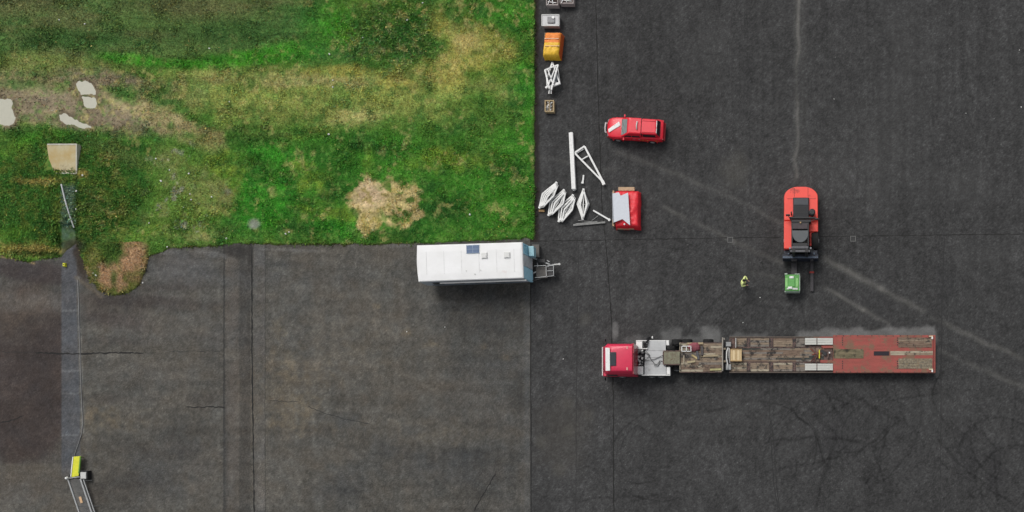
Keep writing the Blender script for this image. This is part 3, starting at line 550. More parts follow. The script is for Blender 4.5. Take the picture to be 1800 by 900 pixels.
K = [([(60, 620), (90, 621), (140, 622), (200, 620), (253, 621)], 2.6, 0), ([(326, 716), (360, 715), (396, 716)], 1.8, 0), ([(0, 742), (20, 739), (33, 735), (42, 730)], 2.6, 0), ([(872, 832), (850, 868), (832, 900)], 2.0, 0),
 ([(470, 703), (500, 706), (524, 706)], .9, 1), ([(540, 714), (575, 728), (612, 738), (650, 745)], 1.1, 1), ([(1355, 735), (1362, 800), (1366, 860), (1372, 915)], 2.2, 1), ([(1418, 735), (1432, 752), (1441, 775), (1444, 790)], 1.8, 1), ([(300, 618), (394, 617)], .9, 1),
 ([(95, 430), (130, 431)], 1.5, 0), ([(0, 619), (60, 620)], .8, 1), ([(1215, 822), (1219, 800)], 1.6, 1), ([(1543, 712), (1590, 738)], 1.4, 1), ([(1655, 782), (1700, 830), (1750, 890)], 1.2, 1)]
for i, (p, ww, m_) in enumerate(K): ribbon(mb, p, ww, .006+.0004*(i % 4), 1.0, 50+i, m_, step=4)
mb.build('cracks', [crk, crk2])['kind'] = 'structure'

# ---- puddles
def puddle_mat():
    m = mat('muddy_water', (.47, .46, .37, 1), .3, var=.06, scale=3, fine=.02); m.node_tree.nodes['Principled BSDF'].inputs['Specular IOR Level'].default_value = .5; return m
for i, p in enumerate(PD):
    cx_ = sum(a for a, _ in p)/len(p); cy_ = sum(b_ for _, b_ in p)/len(p); q = []
    for a, b_ in p:
        L = math.hypot(a-cx_, b_-cy_); q.append((cx_+(a-cx_)*(L+5)/L, cy_+(b_-cy_)*(L+5)/L))
    zz = WZ+.0012*i; mb = MB(); mb.prism([P(a, b_, zz) for a, b_ in q], zz-.06, zz)
    mb.build('puddle', puddle_mat())['kind'] = 'structure'

# ---- white stones and litter
STL = ['east of the mud track below its bend', 'on the green right of the bank, upper one', 'on the green right of the bank, lower one of two', 'on the worn patch right of the bank, upper one', 'on the worn patch right of the bank, lower one', 'at the right end of the worn patch', 'low on the green right of the bank', 'near the paved edge, right one of two by the green middle', 'left of the worn patch, below its pair', 'on the dull green above the bright strip', 'in the middle of the yellow green band, left part', 'upper one of a pair in the yellow green band', 'lower one of a pair in the yellow green band', 'alone on the lower side of the yellow green band', 'high in the dull green upper left corner', 'in the upper left, right one of two', 'just below the concrete slab corner', 'beside the top of the pole on the bank', 'beside the foot of the pole on the bank', 'near the paved edge below the vivid green', 'between the bank and the worn patch', 'larger one in the straw tongue of the bank', 'its smaller neighbour in the straw tongue of the bank', 'at the right rim of the straw tongue', 'near the paved edge, left one of two by the green middle', 'at the rough tussocks near the top', 'at the very top by the rough tussocks', 'right of the straw patch', 'on the paved edge right of the tongue', 'above the yellow green band by the bright strip', 'near the top, right of the rough tussocks']
st_m = mat('white_stone', (.85, .85, .82, 1), .7)
ST = [(274, 279), (298, 299), (332, 305), (334, 341), (336, 351), (372, 346), (262, 392), (502, 411), (323, 364), (368, 85), (403, 179), (585, 141), (585, 153), (578, 236), (104, 35), (149, 42), (145, 308), (134, 336), (134, 368), (398, 419), (283, 318), (164, 480), (169, 484), (251, 497), (508, 408), (638, 66), (743, 5), (826, 377), (294, 434), (579, 95), (716, 35)]
proto = None
for i, (a, b_) in enumerate(ST):
    if proto is None:
        mb = MB(); rr = random.Random(2); rings = []
        for k, (z, r_) in enumerate(((-.4, .5), (-.1, .95), (.3, .85), (.6, .4))): rings.append([(math.cos(t*math.pi/4)*r_*rr.uniform(.8, 1.15)*.09, math.sin(t*math.pi/4)*r_*rr.uniform(.8, 1.15)*.07, z*.08) for t in range(8)])
        mb.loft(rings); proto = o = mb.build('stone', st_m)
    else: o = proto.copy(); C.objects.link(o)
    z = float(grass_h(np.array([float(a)]), np.array([float(b_)]))[0])+.05
    o.location = W(a, b_, z); o.rotation_euler.z = i*1.7; s_ = random.uniform(.7, 1.25); o.scale = (s_, s_, s_)
    tag(o, 'small white stone '+STL[i], 'stone', 'white stones scattered over the grass field')
CHL = ['on the brown apron south of the cabin trailer', 'south of the cabin trailer drawbar', 'right of the pale vertical line on the tarmac', 'in the upper right of the tarmac', 'in the top right corner of the picture', 'at the right edge of the picture, upper part', 'south of the worker in the yellow jacket', "between the worker and the lorry's dusty patch", 'on the brown apron, left of its neighbour']
ST = [(782, 575), (990, 631), (1466, 174), (1698, 199), (1792, 88), (1795, 188), (1336, 523), (1306, 567), (715, 583)]
for i, (a, b_) in enumerate(ST):
    o = proto.copy(); C.objects.link(o); o.location = W(a, b_, .02); s_ = random.uniform(.45, .8); o.scale = (s_, s_, s_*.7); o.rotation_euler.z = i
    tag(o, 'small pale stone chip '+CHL[i], 'stone', 'pale chips scattered on the paving')

# ================================================================ OBJECT MATERIALS
white = mat('white_paint', (.82, .82, .80, 1), .5, var=.14, scale=5, fine=.06, dirt=(.50, .48, .44, 1), dirt_amt=.08)
offwhite = mat('offwhite_paint', (.62, .62, .60, 1), .5, var=.15, scale=3)
galv = mat('galvanised_steel', (.40, .41, .41, 1), .5, .2, var=.2)
grey = mat('grey_steel', (.22, .22, .22, 1), .6, var=.3)
dark = mat('black_steel', (.018, .018, .02, 1), .5, var=.3)
rubber = mat('rubber', (.016, .016, .016, 1), .9)
red = mat('red_paint', (.78, .012, .035, 1), .42, var=.12, coat=.12, scale=1.5, fine=.05)
redl = mat('orange_red_paint', (.90, .085, .06, 1), .5, var=.08, scale=1.2, fine=.05, dirt=(.35, .04, .03, 1), dirt_amt=.1)
glass = mat('dark_glass', (.02, .025, .03, 1), .08, var=.1)
glassg = mat('grey_glass', (.16, .18, .18, 1), .12, var=.15)
woodn = mat('new_wood', (.62, .46, .25, 1), .8, var=.25, scale=6, stretch=(1, 6, 1))
wm = [mat('old_board', (.32, .245, .175, 1), .9, var=.5, scale=3, stretch=(.6, 6, 1), dirt=(.05, .045, .04, 1), dirt_amt=.35),
      mat('grey_board', (.27, .235, .20, 1), .9, var=.5, scale=3, stretch=(.6, 6, 1), dirt=(.035, .032, .03, 1), dirt_amt=.45),
      mat('brown_board', (.235, .165, .12, 1), .9, var=.5, scale=3, stretch=(.6, 6, 1), dirt=(.04, .03, .025, 1), dirt_amt=.35),
      mat('pale_board', (.45, .39, .29, 1), .9, var=.4, scale=4, stretch=(.6, 6, 1), dirt=(.06, .055, .045, 1), dirt_amt=.35)]
rust = mat('rusty_steel', (.16, .10, .085, 1), .8, var=.5, scale=5, dirt=(.03, .025, .025, 1), dirt_amt=.4)
faded = mat('faded_red_deck', (.36, .085, .07, 1), .85, c2=(.27, .072, .058, 1), scale=1.6, stretch=(.5, 3, 1), dirt=(.20, .115, .075, 1), dirt_amt=.42, fine=.2)
navy = mat('navy_steel', (.02, .026, .045, 1), .45, var=.4)
yel = mat('yellow_paint', (.74, .74, .03, 1), .5, var=.15)
hiv = mat('hi_vis_cloth', (.88, .97, .38, 1), .7, var=.08, scale=8)

def wheel(parent, c, r, wd, ax, n=24):
    """tyre with its rim as a sub-part; ax is the axle direction"""
    c = Vector(c); mb = MB(); ax_v = Vector((1, 0, 0)) if ax == 'x' else Vector((0, 1, 0)); u = Vector((0, 1, 0)) if ax == 'x' else Vector((1, 0, 0)); v = Vector((0, 0, 1))
    pr = [(-.5, .6), (-.5, .92), (-.38, 1), (.38, 1), (.5, .92), (.5, .6)]
    mb.loft([[c+ax_v*t*wd+(u*math.cos(2*math.pi*k/n)+v*math.sin(2*math.pi*k/n))*r*q for k in range(n)] for t, q in pr])
    w_ = mb.build('wheel', rubber, parent, smooth=False)
    mb = MB(); mb.cyl(c, r*.55, wd*1.04, 16, ax); mb.cyl(c, r*.2, wd*1.2, 10, ax); mb.build('rim', galv, w_)
    return w_

# ================================================================ RED PICKUP
x_, y_ = P(1118, 228.5, .6)
pk = thing('pickup_truck', (x_, y_, 0), 'red double cab pickup with a red hardtop and a white stripe across its bonnet', 'pickup truck', rz=R(180-3.2)); pk.scale = (.915, .95, .95)
def ring(x, hw, z0, z1, cr=.12):
    pts = []
    for s_ in (1, -1):
        q = [(hw*.9, z0), (hw, z0+.12), (hw, z1-cr*1.3), (hw-cr*.45, z1-cr*.35), (hw-cr*1.6, z1)]
        pts += [(x, s_*a, b) for a, b in (q if s_ > 0 else q[::-1])]
    return pts
mb = MB()
mb.loft([ring(a, b, c_, d_) for a, b, c_, d_ in ((2.66, .50, .45, .70), (2.60, .66, .38, .84), (2.45, .80, .34, .94), (2.15, .90, .32, 1.02), (1.7, .935, .32, 1.07), (1.2, .935, .32, 1.10), (.3, .93, .32, 1.12), (-1.2, .93, .32, 1.13), (-2.1, .93, .34, 1.13), (-2.5, .90, .38, 1.10), (-2.6, .84, .42, 1.04))])
mb.build('body', red, pk, bevel=.03, smooth=True)
def rr_ring(x0, x1, hw, z, cr, n=4):
    pts = []
    for cx_, cy_, a0 in ((x1-cr, hw-cr, 0), (x0+cr, hw-cr, 90), (x0+cr, -hw+cr, 180), (x1-cr, -hw+cr, 270)):
        for k in range(n+1): a = R(a0+90*k/n); pts.append((cx_+cr*math.cos(a), cy_+cr*math.sin(a), z))
    return pts
mb = MB(); mb.loft([rr_ring(-.66, 1.28, .84, 1.09, .05), rr_ring(-.66, .62, .73, 1.64, .07), rr_ring(-.66, .50, .68, 1.73, .08), rr_ring(-.64, .36, .6, 1.76, .1)])
cabp = mb.build('cab', red, pk, bevel=.03)
mb = MB(); mb.loft([rr_ring(-2.30, -.70, .78, 1.10, .05), rr_ring(-2.10, -.70, .68, 1.62, .06), rr_ring(-2.02, -.70, .64, 1.70, .07), rr_ring(-1.96, -.72, .57, 1.725, .08)])
cano = mb.build('hardtop', red, pk, bevel=.03)
mb = MB()
for s_ in (-.5, .5): mb.box((-1.35, s_, 1.75), (1.15, .05, .05))
mb.split('roof_rib', red, cano)
def sl_pt(x0, z0, x1, z1, t): return x0+(x1-x0)*t, z0+(z1-z0)*t
mb = MB(); a = sl_pt(1.28, 1.09, .62, 1.64, .06); c_ = sl_pt(1.28, 1.09, .62, 1.64, .97)
mb.slab([(a[0]+.0, -.72, a[1]), (a[0], .72, a[1]), (c_[0], .60, c_[1]), (c_[0], -.60, c_[1])], .018); mb.build('windscreen', mat('pale_glass', (.26, .30, .30, 1), .25), pk)
mb = MB(); mb.beam((1.22, -.65, 1.17), (1.02, -.05, 1.34), .025); mb.beam((1.22, .1, 1.17), (1.02, .6, 1.34), .025); mb.split('wiper', dark, pk)
for s_ in (-1, 1):
    mb = MB()
    for (xa, xb, xc, xd) in ((.98, .32, .28, .5), (.24, -.5, -.46, .24)):
        q = [(xa, s_*.838, 1.14), (xb, s_*.838, 1.14), (xc, s_*.735, 1.58), (xd, s_*.735, 1.58)]
        mb.slab(q if s_ < 0 else q[::-1], .018)
    mb.build('side_window', glass, pk)
    mb = MB(); q = [(-.8, s_*.768, 1.18), (-1.95, s_*.768, 1.18), (-1.95, s_*.697, 1.56), (-.8, s_*.697, 1.56)]; mb.slab(q if s_ < 0 else q[::-1], .012); mb.build('hardtop_window', glass, pk)
    mb = MB(); mb.box((1.0, s_*1.03, 1.12), (.12, .22, .17)); mb.beam((.98, s_*.86, 1.08), (1.0, s_*1.0, 1.1), .04); mb.build('wing_mirror', [red], pk, bevel=.03)
    mb = MB(); mb.box((2.52, s_*.62, .80), (.16, .26, .14)); mb.build('headlight', glassg, pk, bevel=.03)
    mb = MB(); mb.box((-2.58, s_*.83, .85), (.08, .12, .34)); mb.build('tail_light', mat('lamp_red', (.3, .01, .01, 1), .2), pk)
    for xx in (1.65, -1.55):
        mb = MB(); mb.loft([[(xx+(.50+.02)*math.cos(R(t)), s_*(.90), .38+.5*math.sin(R(t))) for t in range(-10, 191, 20)]+[(xx+.40*math.cos(R(t)), s_*.90, .38+.40*math.sin(R(t))) for t in range(190, -11, -20)], [(xx+.52*math.cos(R(t)), s_*.965, .38+.48*math.sin(R(t))) for t in range(-10, 191, 20)]+[(xx+.40*math.cos(R(t)), s_*.965, .38+.40*math.sin(R(t))) for t in range(190, -11, -20)]]); mb.build('wheel_arch', red, pk, bevel=.01)
        wheel(pk, (xx, s_*.83, .38), .38, .26, 'y')
mb = MB(); mb.slab([(-2.33, .66, 1.13), (-2.33, -.66, 1.13), (-2.12, -.62, 1.64), (-2.12, .62, 1.64)], .02); mb.build('rear_window', glass, pk)
mb = MB(); mb.box((-.68, 0, 1.40), (.03, 1.5, .6)); mb.build('cab_gap', dark, pk)
mb = MB(); mb.box((-2.08, .35, 1.735), (.05, .42, .05)); mb.box((-2.08, -.25, 1.735), (.05, .60, .05)); mb.split('rear_rail', white, pk)
mb = MB(); mb.tube([(-.30, -.36, 1.83), (-.26, 0, 1.85), (-.30, .36, 1.83)], .06, 10)
for s_ in (-.3, .3): mb.box((-.29, s_, 1.78), (.06, .05, .08))
mb.build('light_bar', offwhite, pk, smooth=True)
mb = MB(); zt = [1.04, 1.095]
mb.loft([[(2.42, .50, .96), (2.50, .20, .94), (1.50, -.50, 1.09), (1.36, -.16, 1.095)], [(2.42, .50, 1.06), (2.50, .20, 1.045), (1.50, -.50, 1.155), (1.36, -.16, 1.155)]]); bz = mb.build('bonnet_stripe', white, pk, bevel=.01)
mb = MB(); mb.tube([(2.62, -.42, .62), (2.82, -.40, .70), (2.84, 0, .74), (2.82, .40, .70), (2.62, .42, .62)], .04, 8); mb.tube([(2.62, -.42, .9), (2.80, -.40, .95), (2.82, 0, .96), (2.80, .40, .95), (2.62, .42, .9)], .035, 8); mb.build('bull_bar', white, pk, smooth=True)
mb = MB(); mb.box((2.6, 0, .48), (.16, 1.5, .2)); mb.box((-2.66, 0, .5), (.14, 1.6, .16)); mb.split('bumper', mat('dull_red_bumper', (.35, .02, .03, 1), .5), pk, bevel=.03)
mb = MB()
for k in range(9): mb.box((-.55-k*.2, .937, .78), (.10, .012, .12), m=k % 2)
mb.split('reflective_marking', [mat('orange_tape', (.75, .25, .05, 1), .5), mat('yellow_tape', (.75, .6, .1, 1), .5)], pk)
mb = MB()
for z in (.7,): mb.box((.35, .94, z), (.02, .012, .6)); mb.box((-.55, .94, z), (.02, .012, .6)); mb.box((.35, -.94, z), (.02, .012, .6)); mb.box((-.55, -.94, z), (.02, .012, .6))
mb.split('door_gap', dark, pk)
mb = MB()
for s_ in (-1, 1):
    for xx in (.05, -.85+.42): mb.box((xx, s_*.95, .95), (.16, .03, .03))
mb.split('door_handle', galv, pk)

# ================================================================ WHITE SITE TRAILER
rt = R(1.9); x_, y_ = P(827, 460.5, 2.75)
cv = thing('site_caravan', (x_, y_, 0), 'long white cabin trailer with a blue front wall and one solar panel on its roof', 'caravan', rz=rt)
L2, W2 = 4.35, 1.50
plan = [(-L2+.03, -W2), (L2, -W2+.02), (L2, W2-.02), (-L2+.0, W2), (-L2-.05, .7), (-L2-.07, 0), (-L2-.04, -.7)]
mb = MB(); mb.prism(plan, 1.0, 2.72); mb.build('wall', mat('pale_blue_wall', (.40, .45, .50, 1), .5, var=.15), cv, bevel=.02)
mb = MB(); pl2 = [(a*1.006, b*1.012) for a, b in plan]; mb.loft([[(a, b, 2.68) for a, b in pl2], [(a, b, 2.76) for a, b in pl2], [(a*.985, b*.96, 2.83) for a, b in pl2], [(a*.95, b*.6, 2.86) for a, b in pl2]])
roof = mb.build('roof', mat('white_roof', (.84, .84, .84, 1), .5, c2=(.76, .76, .75, 1), scale=.5, fine=.03, dirt=(.66, .575, .55, 1), dirt_amt=.1), cv, bevel=.02)
mb = MB()
for k in range(6): mb.box((-3.6+k*1.45, 0, 2.864), (.03, 1.9, .012))
mb.split('roof_seam', mat('seam', (.74, .74, .73, 1), .6), roof)
def cvp(px, py, z):     # photograph point to the caravan's own axes
    X_, Y_ = P(px, py, z); v = Vector((X_-x_, Y_-y_, 0)); c__, s__ = math.cos(-rt), math.sin(-rt); return (v.x*c__-v.y*s__, v.x*s__+v.y*c__)
a = cvp(831, 438, 2.9); mb = MB(); mb.box((a[0], a[1], 2.89), (1.04, .64, .04)); pn = mb.build('solar_panel', mat('solar_blue', (.10, .16, .28, 1), .25, var=.2, scale=9), cv)
mb = MB(); mb.box((a[0], a[1], 2.912), (.02, .64, .004)); mb.box((a[0], a[1], 2.913), (1.04, .015, .004)); mb.box((a[0], a[1]+.33, 2.89), (1.1, .03, .05)); mb.box((a[0], a[1]-.33, 2.89), (1.1, .03, .05)); mb.build('panel_frame', mat('pale_frame', (.35, .45, .55, 1), .5), pn)
for q in ((851, 449), (891, 448)):
    a = cvp(q[0], q[1], 2.95); mb = MB(); mb.box((a[0], a[1], 2.90), (.52, .52, .10), top=.9); mb.box((a[0], a[1], 2.965), (.40, .40, .03)); mb.build('roof_vent', mat('vent_white', (.70, .70, .68, 1), .5, var=.05), cv, bevel=.03)
for q in ((820, 476), (835, 482), (845, 475)):
    a = cvp(q[0], q[1], 2.85); mb = MB(); mb.cyl((a[0], a[1], 2.86), .05, .10, 10); mb.build('roof_fitting', offwhite, cv)
# front wall, raked forward at the bottom
blue = mat('sky_blue_panel', (.42, .76, .92, 1), .5, var=.12); bdk = mat('blue_edge', (.08, .16, .24, 1), .5)
for (ya, yb, m_) in ((.58, 1.46, blue), (-.42, .54, mat('grey_white_panel', (.60, .64, .66, 1), .5)), (-1.46, -.46, blue)):
    mb = MB(); mb.loft([[(L2-.02, ya, .75), (L2+.24, ya, .75), (L2+.17, ya, 1.7), (L2+.03, ya, 2.66), (L2-.02, ya, 2.66)], [(L2-.02, yb, .75), (L2+.24, yb, .75), (L2+.17, yb, 1.7), (L2+.03, yb, 2.66), (L2-.02, yb, 2.66)]]); mb.build('front_panel', m_, cv, bevel=.02)
mb = MB(); mb.slab([(L2+.205, .72, 1.55), (L2+.205, 1.34, 1.55), (L2+.07, 1.34, 2.48), (L2+.07, .72, 2.48)], .02); mb.build('front_window', mat('blue_glass', (.22, .48, .62, 1), .2), cv)
mb = MB(); mb.box((L2+.45, .95, 1.45), (.40, .80, .7)); mb.box((L2+.45, .95, 1.82), (.44, .84, .04)); mb.build('front_locker', mat('locker_blue', (.36, .62, .70, 1), .5), cv, bevel=.02)
mb = MB(); mb.box((0, -W2-.02, 1.25), (7.4, .04, .4)); mb.build('skirt', mat('side_blue', (.16, .19, .22, 1), .5, var=.3), cv)
mb = MB(); mb.box((.9, -W2-.10, 2.45), (7.2, .14, .10)); mb.build('awning_rail', offwhite, cv, bevel=.02)
for k in range(4): mb = MB(); mb.box((-3+k*1.7, -W2-.05, 1.95), (.8, .03, .55)); mb.split('window', glass, cv)
mb = MB(); mb.box((0, 0, .52), (8.4, .12, .14)); mb.box((0, .8, .52), (8.4, .1, .16)); mb.box((0, -.8, .52), (8.4, .1, .16)); mb.split('chassis', dark, cv)
for xx in (-.6, .4):
    for s_ in (-1, 1): wheel(cv, (xx, s_*1.25, .38), .38, .24, 'y')
mb = MB()
mb.beam((L2, .75, .55), (L2+1.7, .02, .55), .10, .12); mb.beam((L2, -.75, .55), (L2+1.7, -.02, .55), .10, .12); mb.beam((L2+.6, -.55, .55), (L2+.6, .55, .55), .08); mb.beam((L2+1.6, 0, .55), (L2+2.0, 0, .55), .10)
mb.build('drawbar', galv, cv)
mb = MB(); mb.beam((L2+2.0, .02, .56), (L2+2.42, .04, .56), .09, .12); mb.cyl((L2+2.46, .04, .56), .09, .14, 12); mb.build('coupling', offwhite, cv)
mb = MB(); mb.cyl((L2+1.62, .22, .5), .05, .9, 10); mb.beam((L2+1.5, .34, .9), (L2+1.75, .2, .94), .04); mb.build('jockey_wheel', galv, cv)
mb = MB(); mb.box((L2+.95, -.62, .60), (.95, .95, .05)); mb.build('step_plate', mat('plate', (.13, .12, .11, 1), .7, var=.3), cv)
mb = MB()
for (p, q) in (((.45, -1.12), (2.05, -1.0)), ((1.42, -.1), (1.42, -1.1)), ((1.5, -.15), (2.05, -.15)), ((2.05, -.15), (2.05, -1.0)), ((1.5, -.58), (2.05, -.58)), ((.4, -.12), (1.45, -.12))):
    mb.beam((L2+p[0], p[1], .95), (L2+q[0], q[1], .95), .045)
for p in ((1.42, -.12), (1.42, -1.08), (2.05, -.15), (2.05, -1.0)): mb.beam((L2+p[0], p[1], .55), (L2+p[0], p[1], .95), .04)
mb.build('guard_rail', galv, cv)
mb = MB(); mb.box((L2+1.78, -.58, .70), (.48, .7, .3)); mb.box((L2+.95, .35, .66), (.7, .3, .14)); mb.box((L2+.5, -1.30, .9), (.9, .05, .05), R(12)); mb.split('gas_tray', dark, cv)
a = W(941, 441, .5); mb = MB((a.x, a.y, 0)); mb.box((a.x, a.y, .22), (.55, 1.05, .44)); mb.box((a.x+.02, a.y, .46), (.6, 1.1, .05)); o = mb.build('grey_block', mat('weathered_grey', (.14, .13, .12, 1), .8, var=.3), bevel=.02); o.location = (a.x, a.y, 0)
o.name = 'entry_step'; tag(o, 'brown grey entry step standing at the front corner of the cabin trailer', 'step')

# ================================================================ FORKLIFT
x_, y_ = P(1408, 392, 0); fl = thing('forklift', (x_, y_, 0), 'large orange red container forklift facing the lorry with black forks lowered', 'forklift')
FO = (x_, y_, 0)
def roundtop(x0, y0, x1, y1, z, r):    # outline in photograph px, rounded on its north side
    q = [(x0, y1), (x1, y1)]
    for k in range(0, 13): a = R(90*k/12); q.append((x1-r+r*math.cos(a), y0+r*.75-r*.75*math.sin(a)))
    for k in range(0, 13): a = R(90+90*k/12); q.append((x0+r+r*math.cos(a), y0+r*.75-r*.75*math.sin(a)))
    return [P(a, b, z) for a, b in q]
mb = MB(FO); q1 = roundtop(1378, 328, 1438, 388, 1.6, 25)
def ins(q, k, z): cx_ = sum(a for a, b in q)/len(q); cy_ = sum(b for a, b in q)/len(q); return [(cx_+(a-cx_)*k, cy_+(b-cy_)*k, z) for a, b in q]
mb.loft([ins(q1, .93, .45), ins(q1, .98, .7), ins(q1, 1, 1.2), ins(q1, .995, 1.5), ins(q1, .97, 1.6)]); mb.build('counterweight', redl, fl, bevel=.03, smooth=False)
mb = MB(FO); mb.pbox(1378, 388.5, 1393, 437, .55, 1.66); mb.build('side_tank', redl, fl, bevel=.06)
mb = MB(FO); mb.pbox(1422, 388.5, 1438, 407, .55, 1.45); mb.pbox(1423, 407.3, 1431, 432, .55, 1.3); mb.build('side_tank', redl, fl, bevel=.06)
mb = MB(FO); mb.pbox(1384, 349, 1434, 349.8, 1.55, 1.606); mb.pbox(1396, 330, 1396.7, 346, 1.55, 1.605); mb.pbox(1420, 330, 1420.7, 346, 1.55, 1.605); mb.split('panel_gap', mat('dark_red_gap', (.25, .02, .02, 1), .6), fl)
mb = MB(FO); mb.pbox(1386, 388, 1430, 440, .6, 1.05); mb.split('chassis', dark, fl)
mb = MB(FO); mb.pbox(1394, 347, 1422, 382, 1.55, 1.85); hd = mb.build('engine_hood', mat('hood_black', (.012, .013, .018, 1), .6, var=.3), fl, bevel=.05)
mb = MB(FO); mb.pbox(1395.5, 348.5, 1420.5, 360, 1.85, 1.88); mb.build('radiator_grille', mat('grille_grey', (.05, .055, .065, 1), .5), hd)
mb = MB(FO)
for k in range(6): mb.pbox(1397, 363+k*2.6, 1419, 364+k*2.6, 1.85, 1.87)
mb.build('louvre', dark, hd)
mb = MB(FO); a = W(1427.5, 373, 2.1); mb.cyl((a.x, a.y, 1.9), .25, .5, 16); mb.cyl((a.x, a.y, 2.18), .28, .06, 16, r2=.18); mb.build('air_filter', dark, fl)
mb = MB(FO); a = W(1391, 374, 2.2); mb.cyl((a.x, a.y, 1.95), .06, .9, 10); mb.build('exhaust_pipe', dark, fl)
mb = MB(FO); mb.pbox(1388, 381, 1434, 384, 1.6, 2.0); mb.pbox(1391, 386, 1426, 390.5, 1.5, 2.3); mb.split('cross_frame', dark, fl, bevel=.02)
# cab with rounded grey glass roof
mb = MB(FO); mb.pbox(1391.5, 391, 1421.5, 433, .9, 1.5); mb.build('cab_base', dark, fl)
mb = MB(FO)
for q in ((1392, 392), (1421, 392), (1392, 432), (1421, 432)): a = W(q[0], q[1], 2.75); mb.box((a.x, a.y, 2.1), (.1, .1, 1.3))
for q in ((1391, 391, 1422, 403), (1391, 403.2, 1393.5, 432), (1419.5, 403.2, 1422, 432), (1393.7, 427, 1419.3, 433)): mb.pbox(*q, 2.68, 2.80)
mb.build('cab_frame', dark, fl, bevel=.02)
mb = MB(FO); mb.pbox(1394, 393, 1419, 402, 2.805, 2.83); mb.build('roof_plate', mat('brown_black', (.045, .03, .035, 1), .5), fl)
mb = MB(FO); pts = [P(1392.5, 405, 2.86), P(1421, 405, 2.86)]+[P(1406.8+14.2*math.cos(R(t)), 409.5+16.5*math.sin(R(t)), 2.86) for t in range(0, 181, 12)]
mb.prism(pts, 2.80, 2.86); mb.build('roof_glass', mat('roof_glass', (.10, .11, .115, 1), .3, var=.1), fl, bevel=.02)
mb = MB(FO)
for (a0, b0, a1, b1) in ((1393, 405, 1393, 430), (1420, 405, 1420, 430), (1394, 431.5, 1419, 431.5), (1395, 392, 1419, 392)):
    p = W(a0, b0, 2.6); q = W(a1, b1, 2.6); mb.slab([(p.x, p.y, 1.5), (q.x, q.y, 1.5), (q.x, q.y, 2.62), (p.x, p.y, 2.62)], .02)
mb.build('cab_window', glass, fl)
mb = MB(FO); a = W(1407, 391, 2.95); mb.cyl((a.x, a.y, 2.9), .06, .16, 10); mb.build('beacon', mat('beacon', (.7, .45, .2, 1), .3), fl)
for (a0, b0, a1, b1) in ((1391, 389, 1385, 378), (1423, 390, 1436, 385)):
    mb = MB(FO); p = W(a0, b0, 2.3); q = W(a1, b1, 2.4); mb.beam(p, q, .05); mb.box((q.x, q.y, 2.35), (.34, .10, .35)); mb.build('mirror', dark, fl, bevel=.02)
mb = MB(FO)
for yy in (399, 415, 428): a = W(1388, yy, 1.5); mb.box((a.x, a.y, 1.5), (.18, .12, .14))
mb.split('step_bracket', dark, fl)
# mast, carriage, forks
mb = MB(FO)
for xx in (1393, 1416): a = W(xx+2, 441, 3.0); mb.box((a.x, a.y, 1.75), (.26, .28, 2.7)); mb.box((a.x+.02, a.y-.16, 1.6), (.12, .06, 2.3))
mb.split('mast', dark, fl, bevel=.02)
mb = MB(FO); mb.pbox(1391, 432.5, 1421, 437, 2.3, 2.95); mb.pbox(1389, 439, 1424, 443, 2.9, 3.05); mb.split('mast_head', mat('head_grey', (.10, .10, .11, 1), .4), fl, bevel=.02)
mb = MB(FO)
for xx in (1388.5, 1425): a = W(xx, 436, 2.6); mb.cyl((a.x, a.y, 1.6), .08, 2.0, 12)
mb.split('lift_cylinder', mat('bright_rod', (.3, .3, .32, 1), .25, .6), fl)
mb = MB(FO); mb.pbox(1375.5, 447, 1438.5, 455, .25, 1.35); mb.pbox(1378, 440, 1389, 446.8, .5, 1.2); mb.pbox(1424, 440, 1437, 446.8, .5, 1.2); mb.build('fork_carriage', navy, fl, bevel=.03)
mb = MB(FO); mb.pbox(1376, 451, 1438, 453, 1.35, 1.40); mb.pbox(1385, 445, 1386.5, 447, 1.2, 1.5); mb.pbox(1430, 444, 1432, 447, 1.2, 1.5); mb.build('carriage_bar', mat('worn_blue', (.12, .16, .22, 1), .4), fl)
for (xa, xb) in ((1391, 1401), (1424.5, 1430)):
    mb = MB(FO); mb.pbox(xa, 455.5, xb, 512, .14, .22); mb.pbox(xa, 455.3, xb, 458, .22, 1.2)
    mb.build('fork', mat('fork_steel', (.05, .045, .05, 1), .5, var=.4, scale=6), fl, bevel=.015)
mb = MB(FO); mb.pbox(1423, 477, 1431, 480, .1, .25); mb.build('fork_marking', mat('dull_red', (.35, .03, .02, 1), .6), fl)
for (xx, yy, r_, wd) in ((1385, 427, .78, .6), (1432, 427, .78, .6), (1387, 352, .62, .45), (1430, 352, .62, .45)):
    a = W(xx, yy, 0); wheel(fl, (a.x-FO[0], a.y-FO[1], r_), r_, wd, 'x')
# green machine on the forks
x_, y_ = P(1393, 496, 1.2); GO = (x_, y_, .23)
gc = thing('green_machine', GO, 'small green lidded machine box with white lamps carried on the forklift forks', 'machine box')
grn = mat('green_paint', (.11, .37, .08, 1), .5, var=.2, scale=3, dirt=(.30, .42, .26, 1), dirt_amt=.05); grl = mat('pale_green', (.30, .55, .24, 1), .5)
mb = MB(GO); mb.pbox(1380, 482.5, 1405, 511, .25, 1.15); mb.build('housing', grn, gc, bevel=.03)
mb = MB(GO); mb.pbox(1380.5, 489, 1384.5, 504, 1.152, 1.19); mb.pbox(1399, 489, 1403, 504, 1.152, 1.19); mb.split('lid_rail', mat('lime', (.28, .62, .20, 1), .5), gc)
mb = MB(GO); mb.pbox(1386, 489.5, 1397, 504, 1.152, 1.22); mb.build('lid', mat('mid_green', (.13, .42, .10, 1), .5), gc, bevel=.03)
